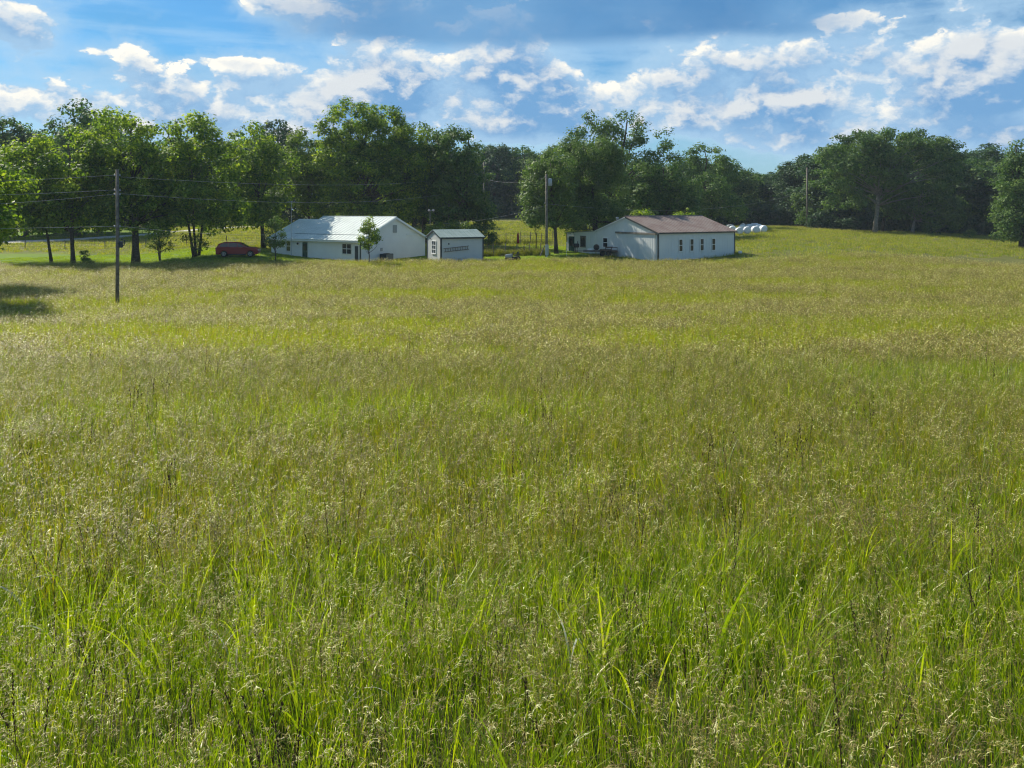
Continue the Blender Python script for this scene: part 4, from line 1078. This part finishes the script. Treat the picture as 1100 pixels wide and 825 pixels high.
# young trees, bushes
px_tree('slim young tree with round crown at the left end of the house', 296, 91, [(296, 252, 11, 17), (294, 240, 6, 8)], 41, 'willow', 'young_tree', group='young trees on the house lawn', trunk_r=0.06, rcs=0.42, leaf=0.14, nl=75, dens=0.95, low=-1, limbs=14, airy=0.2)
px_tree('oval young tree in front of the window end of the house', 396.5, 89, [(396.5, 252, 11, 17), (396.5, 241, 6, 9)], 42, 'walnut', 'young_tree', group='young trees on the house lawn', trunk_r=0.07, rcs=0.45, leaf=0.15, nl=75, dens=0.95, low=-1, limbs=14)
px_tree('small spiky bush at the foot of the left yard trees', 93, 92, [(93, 274, 6, 7), (94, 281, 7, 4)], 43, 'oak', 'bush', 'bush', 'bushes in the yard', trunk_r=0.04, rcs=0.32, leaf=0.13, nl=50, low=-1, limbs=8, airy=0.2, stems=2)
px_tree('small loose multi stemmed bush beside the thick tree trunk', 172, 97, [(170, 258, 13, 9), (180, 262, 9, 7), (164, 262, 8, 6)], 44, 'light', 'bush', 'bush', 'bushes in the yard', trunk_r=0.10, rcs=0.5, leaf=0.17, nl=34, low=-1, stems=3, airy=0.3, dens=0.7)
px_tree('leafy undergrowth bush around the multi stemmed tree by the car', 208, 98, [(205, 258, 13, 8), (216, 263, 9, 6)], 45, 'light', 'bush', 'bush', 'bushes in the yard', trunk_r=0.08, rcs=0.5, leaf=0.17, nl=40, low=-1, stems=2, airy=0.3, dens=0.8)
px_tree('pale green thicket behind the shed roof', 478, 106, [(480, 246, 22, 8), (497, 244, 16, 8), (462, 250, 12, 7)], 46, 'light', 'bush', 'bush', 'bushes behind the shed', trunk_r=0.08, rcs=0.55, leaf=0.2, nl=60, low=-1, stems=2)
px_tree('dark low bush at the sweeping tree right of the shed', 524, 112, [(525, 252, 9, 8)], 47, 'oak', 'bush', 'bush', 'bushes behind the shed', trunk_r=0.06, rcs=0.5, leaf=0.2, nl=60, low=-1)
px_tree('small round green bush alone before the right woods', 1041, 139, [(1041, 251, 5, 5)], 48, 'willow', 'bush', 'bush', 'bushes at the right woods', trunk_r=0.05, rcs=0.4, leaf=0.2, nl=40, low=-1, limbs=6)
px_tree('dark low bush under the trees right of the oak', 1001, 146, [(1001, 247, 11, 6)], 49, 'oak', 'bush', 'bush', 'bushes at the right woods', trunk_r=0.05, rcs=0.6, leaf=0.25, nl=50, low=-1, limbs=6)
px_tree('slim sapling by the fence left of the transformer pole', 576, 108, [(577, 238, 8, 9), (573, 228, 10, 8)], 50, 'walnut', 'young_tree', group='young trees on the house lawn', trunk_r=0.06, rcs=0.5, leaf=0.2, nl=45, low=-1, limbs=8, lean=0.02)
px_tree('lit leafy bush behind the lean-to, under the fine leaved tree', 616, 112, [(612, 240, 12, 8), (600, 245, 8, 7)], 51, 'light', 'bush', 'bush', 'bushes behind the workshop', trunk_r=0.06, rcs=0.5, leaf=0.2, nl=45, low=-1, stems=2, airy=0.2)
px_tree('leafy bush showing over the workshop roof ridge, left one', 693, 112, [(690, 232, 12, 9), (700, 236, 9, 7)], 52, 'walnut', 'bush', 'bush', 'bushes behind the workshop', trunk_r=0.1, rcs=0.5, leaf=0.2, nl=45, low=-1, airy=0.2)
px_tree('leafy bush showing over the workshop roof ridge, right one', 735, 112, [(735, 232, 13, 9)], 53, 'walnut', 'bush', 'bush', 'bushes behind the workshop', trunk_r=0.1, rcs=0.5, leaf=0.2, nl=45, low=-1, airy=0.2)

# brushwood closing the foot of the woods: each bush its own
bw, bl_ = tree_meshes(77, 3.6, [(0, 0, 1.6, 2.4, 2.0, 1.7), (1.3, 0.4, 1.3, 1.8, 1.6, 1.3), (-1.4, 0.2, 1.2, 1.8, 1.6, 1.3)], 60, 0.7, 0.34, 46, 0.08, M['bark'], M['leaf_far'], low=-1, limbs=8, stems=2)
def brush(where, pts, group, seed):
    rg = random.Random(seed)
    for i, (px, Y) in enumerate(sorted(pts)):
        x = X(px, Y); s_ = rg.uniform(0.8, 1.35)
        put_tree('thicket_bush', ORD[i] + (' bush ' if i == 0 else ' bush from the left ') + where, 'bush', x, Y, bw, bl_, group, rg.uniform(0, 6.28), (s_*1.2, s_, s_ * rg.uniform(0.8, 1.4)))
brush('along the foot of the far centre wood', [(490 + 11.5 * k, 200 + (k % 3)) for k in range(11)], 'bushes at the far centre wood', 5)
brush('along the wood edge behind the bales', [(745 + 11.5 * k, 172 - (k % 3) - k*0.2 + 6) for k in range(14)], 'bushes at the wood edge behind the bales', 6)
brush('in the shade under the right woods', [(880 + 13 * k, 160 - k * 0.5 - (k % 2)) for k in range(19)], 'bushes under the right woods', 7)


# ------------------------------------------------------------------ grass
class GB:
    """grass builder: ribbons and small kites"""
    def __init__(s): s.v = []; s.f = []; s.m = []; s.a = []
    def ribbon(s, pts, w, side, mi, v, tip=0.1, basew=0.6):
        k = len(s.v); n = len(pts)
        for i, p_ in enumerate(pts):
            t = i / (n - 1)
            ww = w * (basew + (1 - basew) * min(t * 3, 1)) * (1 - max(t - 0.35, 0) / 0.65 * (1 - tip)) * 0.5
            s.v.append(p_ - side * ww); s.v.append(p_ + side * ww); s.a += [v, v]
        for i in range(n - 1):
            s.f.append((k + 2*i, k + 2*i + 1, k + 2*i + 3, k + 2*i + 2)); s.m.append(mi)
    def kite(s, p_, d, side, l, w, mi, v):
        k = len(s.v); m_ = p_ + d * (l * 0.45)
        s.v += [p_, m_ + side * (w / 2), p_ + d * l, m_ - side * (w / 2)]; s.a += [v] * 4
        s.f.append((k, k+1, k+2, k+3)); s.m.append(mi)
    def mesh(s, name):
        return np_mesh(name, np.array(s.v), np.array(s.f), [M['blade'], M['blade_bright'], M['panicle'], M['dry'], M['darkstem'], M['blade_green']], s.m, s.a)


def arc(rg, base, L, n, th0, th1, ph, power=1.5):
    pts = [np.array(base, float)]; d = np.array([math.cos(ph), math.sin(ph), 0])
    for i in range(n):
        t = (i + 0.5) / n; th = th0 + (th1 - th0) * t ** power
        pts.append(pts[-1] + (d * math.sin(th) + np.array([0, 0, 1]) * math.cos(th)) * (L / n))
    return pts
def hside(rg, ph, tw=0.8):
    a = ph + math.pi / 2 + rg.uniform(-tw, tw)
    return np.array([math.cos(a), math.sin(a), rg.uniform(-0.25, 0.25)])


def blades(B, rg, n, R_, h0, h1, w0, w1, seg, mi, bend=(0.1, 1.2), vr=(0, 1)):
    for _ in range(n):
        a = rg.uniform(0, 6.28); r = R_ * math.sqrt(rg.uniform(0, 1)); ph = rg.uniform(0, 6.28)
        pts = arc(rg, (r * math.cos(a), r * math.sin(a), 0), rg.uniform(h0, h1), seg, rg.uniform(0, 0.2), rg.uniform(*bend), ph)
        B.ribbon(pts, rg.uniform(w0, w1), hside(rg, ph), mi, rg.uniform(*vr))


def panicles(B, rg, n, R_, h0, h1, stemw, seg, nsp, sl, sw, spread, mi=2, bseg=2):
    """nodding seed heads: a bowed stem hung with small arched, drooping branchlets"""
    for _ in range(n):
        a = rg.uniform(0, 6.28); r = R_ * math.sqrt(rg.uniform(0, 1)); ph = rg.normal(0.4, 1.1)
        L_ = rg.uniform(h0, h1); th1 = rg.uniform(0.5, 2.1)
        pts = arc(rg, (r * math.cos(a), r * math.sin(a), 0), L_, seg, rg.uniform(0, 0.12), th1, ph, 3.2)
        v = 0.12 + 0.75 * rg.uniform(0, 1) ** 1.3
        B.ribbon(pts, stemw, hside(rg, ph), mi if rg.random() < 0.5 else 5, v * 0.7, 0.6, 1.0)
        P_ = np.array(pts)
        for k in range(nsp):
            t = rg.uniform(0.72, 1.0); f_ = t * seg; i = min(int(f_), seg - 1); p_ = P_[i] * (1 - (f_ - i)) + P_[i+1] * (f_ - i)
            out_ = ph + rg.normal(0, 0.9); l_ = sl * rg.uniform(0.6, 1.35)
            p_ = p_ + rg.normal(size=3) * spread * 0.25
            q_ = arc(rg, p_, l_, bseg, rg.uniform(0.3, 1.1), rg.uniform(1.7, 2.7), out_, 1.0)
            B.ribbon(q_, sw * rg.uniform(0.6, 1.3), hside(rg, out_, 1.2), mi, float(np.clip(v * rg.uniform(0.3, 1.7), 0, 1)), 0.25, 0.3)


def dark_spikes(B, rg, n, R_, h0, h1, w, nsp, sl):
    for _ in range(n):
        a = rg.uniform(0, 6.28); r = R_ * math.sqrt(rg.uniform(0, 1)); ph = rg.uniform(0, 6.28)
        pts = arc(rg, (r * math.cos(a), r * math.sin(a), 0), rg.uniform(h0, h1), 5, 0.02, rg.uniform(0.1, 0.5), ph)
        B.ribbon(pts, w, hside(rg, ph), 4, 0.5, 0.6, 1.0); P_ = np.array(pts)
        for k in range(nsp):
            t = rg.uniform(0.62, 1.0) * 5; i = min(int(t), 4); p_ = P_[i] * (1 - (t - i)) + P_[i+1] * (t - i)
            d = np.array([rg.normal(0, 0.3), rg.normal(0, 0.3), 1.0]); d /= np.linalg.norm(d)
            sd = np.cross(d, rg.normal(size=3)); sd /= np.linalg.norm(sd)
            B.kite(p_, d, sd, sl * rg.uniform(0.7, 1.2), sl * 0.35, 4, rg.uniform(0, 1))


src = bpy.data.collections.new('grass_clump_sources')
kinds = {}
def reg(kind, me_):
    i = len(src.objects); o = bpy.data.objects.new('grass_clump.%03d' % i, me_); src.objects.link(o); kinds.setdefault(kind, []).append(i)
def cl(kind, n, seed, fn):
    for k in range(n):
        rg = np.random.default_rng(seed + k); B = GB(); fn(B, rg); reg(kind, B.mesh('grass_clump'))


# near (3-9 m)
def f(B, rg):
    blades(B, rg, 18, .20, .25, .62, .005, .009, 4, 5); panicles(B, rg, 5, .18, .50, 1.0, .0026, 8, 14, .038, .0052, .035, 2, 3)
cl('n_tan', 6, 1000, f)
def f(B, rg):
    blades(B, rg, 24, .20, .30, .72, .006, .011, 5, 5); blades(B, rg, 6, .16, .45, .85, .007, .012, 5, 1); panicles(B, rg, 3, .16, .5, .95, .0026, 8, 12, .036, .0050, .032, 2, 3)
cl('n_green', 5, 1100, f)
def f(B, rg):
    blades(B, rg, 8, .10, .6, 1.08, .011, .021, 7, 1, (0.1, 1.8), (0.3, 1)); blades(B, rg, 8, .14, .3, .6, .005, .009, 4, 5)
cl('n_broad', 5, 1200, f)
def f(B, rg):
    dark_spikes(B, rg, 3, .12, .80, 1.10, .0035, 60, .019); blades(B, rg, 8, .15, .3, .6, .004, .007, 4, 5)
cl('n_dark', 4, 1300, f)
def f(B, rg):
    blades(B, rg, 2, .15, .55, .8, .014, .024, 8, 3, (1.6, 2.8)); blades(B, rg, 8, .15, .3, .6, .004, .007, 4, 5)
cl('n_dry', 3, 1400, f)
# middle (9-26 m)
def f(B, rg):
    blades(B, rg, 5, .30, .3, .66, .007, .012, 3, 5); blades(B, rg, 17, .30, .3, .66, .007, .012, 3, 0); panicles(B, rg, 9, .30, .50, 1.0, .0034, 5, 8, .062, .0098, .045)
cl('m_tan', 5, 1500, f)
def f(B, rg):
    blades(B, rg, 13, .30, .35, .78, .008, .014, 3, 5); blades(B, rg, 13, .30, .35, .78, .008, .014, 3, 0); blades(B, rg, 9, .26, .5, .95, .010, .016, 4, 1, (0.1, 1.2), (0.4, 1)); panicles(B, rg, 5, .30, .50, .95, .0034, 5, 7, .062, .0098, .045)
cl('m_green', 4, 1600, f)
def f(B, rg):
    dark_spikes(B, rg, 6, .25, .8, 1.15, .006, 12, .04); blades(B, rg, 14, .3, .3, .6, .007, .012, 3, 5)
cl('m_dark', 2, 1700, f)
# far (26-90 m)
def f(B, rg):
    blades(B, rg, 15, .55, .28, .60, .016, .026, 2, 0); blades(B, rg, 11, .55, .28, .62, .016, .026, 2, 5); panicles(B, rg, 20, .55, .50, .95, .006, 3, 4, .13, .026, .06)
cl('f_tan', 4, 1800, f)
def f(B, rg):
    blades(B, rg, 34, .55, .35, .80, .018, .030, 2, 0, (0.1, 1.0), (0.5, 1)); blades(B, rg, 20, .5, .45, .85, .018, .030, 2, 1, (0.1, 1.0), (0.5, 1)); panicles(B, rg, 7, .55, .50, .95, .006, 3, 4, .13, .026, .06)
cl('f_green', 4, 1900, f)
# short pasture tufts
def f(B, rg):
    blades(B, rg, 16, .5, .12, .38, .022, .035, 2, 0, (0.2, 1.2), (0.4, 1)); blades(B, rg, 12, .5, .15, .40, .02, .03, 2, 5, (0.2, 1.2), (0.1, .8)); panicles(B, rg, 6, .5, .3, .5, .008, 2, 3, .09, .028, .05)
cl('p_tuft', 4, 2000, f)
def f(B, rg):
    blades(B, rg, 60, .6, .05, .13, .025, .045, 2, 1, (0.3, 1.3), (0.2, .8))
cl('lawn', 3, 2100, f)
def f(B, rg):
    blades(B, rg, 60, .5, .5, 1.1, .03, .06, 3, 0, (0.1, 1.0), (0, .5)); panicles(B, rg, 10, .5, .8, 1.3, .012, 3, 4, .08, .03, .06)
cl('weed', 3, 2200, f)


def scatter(name, label, pts, cat='grass'):
    """pts: (x, y, z, kind index, rot, scale, tilt) -> one object whose points carry instanced clumps"""
    A = np.array(pts, np.float32); me_ = bpy.data.meshes.new(name)
    me_.vertices.add(len(A)); me_.vertices.foreach_set('co', A[:, :3].ravel().copy())
    a = me_.attributes.new('idx', 'INT', 'POINT'); a.data.foreach_set('value', A[:, 3].astype(np.int32))
    a = me_.attributes.new('rot', 'FLOAT_VECTOR', 'POINT')
    rot_ = np.stack([A[:, 6] * np.cos(A[:, 4] * 3), A[:, 6] * np.sin(A[:, 4] * 3), A[:, 4]], 1).astype(np.float32); a.data.foreach_set('vector', rot_.ravel())
    a = me_.attributes.new('scl', 'FLOAT', 'POINT'); a.data.foreach_set('value', A[:, 5].copy())
    o = bpy.data.objects.new(name, me_); COL.objects.link(o)
    ng = bpy.data.node_groups.new(name, 'GeometryNodeTree')
    ng.interface.new_socket('Geometry', in_out='INPUT', socket_type='NodeSocketGeometry'); ng.interface.new_socket('Geometry', in_out='OUTPUT', socket_type='NodeSocketGeometry')
    N = ng.nodes; gi = N.new('NodeGroupInput'); go = N.new('NodeGroupOutput')
    ci = N.new('GeometryNodeCollectionInfo'); ci.inputs['Collection'].default_value = src; ci.inputs['Separate Children'].default_value = True; ci.inputs['Reset Children'].default_value = True
    ip = N.new('GeometryNodeInstanceOnPoints'); ip.inputs['Pick Instance'].default_value = True
    def na_(n, t):
        q_ = N.new('GeometryNodeInputNamedAttribute'); q_.data_type = t; q_.inputs['Name'].default_value = n; return q_.outputs[0]
    mp = N.new('GeometryNodeMeshToPoints'); mp.inputs['Radius'].default_value = 0.001
    ln = ng.links.new
    ln(gi.outputs[0], mp.inputs['Mesh']); ln(mp.outputs[0], ip.inputs['Points']); ln(ci.outputs[0], ip.inputs['Instance'])
    ln(na_('idx', 'INT'), ip.inputs['Instance Index'])
    er = N.new('FunctionNodeEulerToRotation'); ln(na_('rot', 'FLOAT_VECTOR'), er.inputs[0]); ln(er.outputs[0], ip.inputs['Rotation'])
    ln(na_('scl', 'FLOAT'), ip.inputs['Scale']); ln(ip.outputs[0], go.inputs[0])
    md = o.modifiers.new('scatter', 'NODES'); md.node_group = ng
    tag(o, label, cat, None, 'stuff')
    return o


rg = np.random.default_rng(5)
def ring(d0, d1, dens, halfw=37):
    """random points in the viewed sector, at constant density"""
    A = R(halfw) * (d1 * d1 - d0 * d0); n = int(A * dens)
    r = np.sqrt(rg.uniform(d0 * d0, d1 * d1, n)); a = rg.uniform(-R(halfw), R(halfw), n)
    return r * np.sin(a), r * np.cos(a)
def field_edge(x, y):
    """the tall hay ends where the mown yard begins"""
    px = ppx(x, y)
    n = noise.noise((x * 0.12, 3.3, 0)) * 1.2
    e = np.interp(px, [-200, 0, 230, 300, 450, 620, 700, 800, 900, 1000, 1300], [89.5, 89.5, 90.5, 91.0, 91.0, 92.0, 91.0, 91, 96, 100, 104])
    return y < e + n
def pick(x, y, key):
    """0 tan, 1 green by patches"""
    a = noise.noise((x * 0.10, y * 0.22, 1.5)) + 0.5 * noise.noise((x * 0.5, y * 0.7, 4.5))
    px = ppx(x, y)
    a += 0.55 * math.exp(-((y - 36) / 6) ** 2) * (1 if (px < 480 or px > 620) else 0.4) - 0.25 * math.exp(-((y - 21) / 6) ** 2) - 0.25 * math.exp(-((y - 78) / 12) ** 2) + 0.16 * (y < 9) - 0.15 * math.exp(-((y - 50) / 6) ** 2)
    return a
pts = []
def add(x, y, kind, s0=0.85, s1=1.15, tilt=0.12):
    ks = kinds[kind]
    pts.append((x, y, gz(x, y) - 0.02, ks[rg.integers(len(ks))], rg.uniform(0, 6.28), rg.uniform(s0, s1), rg.uniform(0, tilt)))
for x, y in zip(*ring(1.6, 9.5, 36, 40)):
    a = pick(x, y, 0) + rg.normal(0, 0.25); u = rg.random()
    if u < 0.026: k = 'n_dark'
    elif u < 0.038: k = 'n_dry'
    elif u < 0.10 + 0.10 * (a > 0.25): k = 'n_broad'
    else: k = 'n_green' if a > 0.16 else 'n_tan'
    add(x, y, k, 0.75, 1.15)
for x, y in zip(*ring(8.5, 31, 16)):
    if rg.random() < max(0, (y - 24) / 7) or rg.random() < max(0, (9.5 - math.hypot(x, y))): continue
    a = pick(x, y, 0) + rg.normal(0, 0.25); u = rg.random()
    add(x, y, 'm_dark' if u < 0.006 else ('n_broad' if u < 0.035 else ('m_green' if a > 0.26 else 'm_tan')), 0.75, 1.12)
for x, y in zip(*ring(23, 106, 4.6, 36)):
    if rg.random() > (y - 23) / 7: continue
    if not field_edge(x, y): continue
    a = pick(x, y, 0) + rg.normal(0, 0.2)
    add(x, y, 'f_green' if a > 0.20 else 'f_tan', 0.75, 1.1, 0.08)
meadow = scatter('meadow_grass', 'tall seeding hay meadow, tan seed heads over yellow green blades, filling the foreground', pts)
pts = []
def blocked(x, y):
    for ob, (x0, x1, y0, y1) in ((house, (-L, 0.2, 0, W)), (shed, (0, sL, 0, sW)), (shop, (0, pL, 0, pW + LT))):
        q_ = Matrix.Rotation(-ob.rotation_euler[2], 3, 'Z') @ (Vector((x, y, 0)) - Vector((ob.location.x, ob.location.y, 0)))
        if x0 < q_.x < x1 and y0 < q_.y < y1: return True
    return False
def on_road(x, y):
    px = ppx(x, y); yr = np.interp(px, [p_[0] for p_ in road_pts], [p_[1] for p_ in road_pts])
    return px < 420 and abs(y - yr) < 3.0
for x, y in zip(*ring(86, 185, 1.7, 36)):
    if field_edge(x, y) or blocked(x, y) or on_road(x, y): continue
    if lawn_mask(x, y) < 0.35: add(x, y, 'p_tuft', 0.7, 1.25, 0.1)
for x, y in zip(*ring(88, 118, 2.6, 36)):
    if field_edge(x, y) or blocked(x, y) or on_road(x, y) or lawn_mask(x, y) < 0.35: continue
    add(x, y, 'lawn', 0.8, 1.2, 0.1)
for k in range(260):
    px = rg.uniform(515, 590); y = rg.choice([100.2, 101.0, 121.5, 122.5]) + rg.normal(0, 0.3)
    if rg.random() < 0.75 or y < 110: add(X(px, y), y, 'weed', 0.5, 0.95)
scatter('yard_and_pasture_grass', 'short yard turf and rough tufted pasture behind the meadow', pts)

# ------------------------------------------------------------------ thin summer haze
hm = bpy.data.materials.new('haze'); hm.use_nodes = True
nt = hm.node_tree; nt.nodes.clear(); q = G(nt)
HAZE = 0.00022
pv = q.n('ShaderNodeVolumePrincipled'); pv.inputs['Color'].default_value = (0.72, 0.84, 1.0, 1); pv.inputs['Density'].default_value = HAZE; pv.inputs['Anisotropy'].default_value = 0.0
o_ = q.n('ShaderNodeOutputMaterial'); nt.links.new(pv.outputs[0], o_.inputs['Volume'])
USE_HAZE = True
if USE_HAZE:
    hb = MB().box((-900, -60, -20), (900, 700, 30)).build('haze', hm); tag(hb, 'thin pale summer haze over the whole place', 'haze', None, 'stuff')
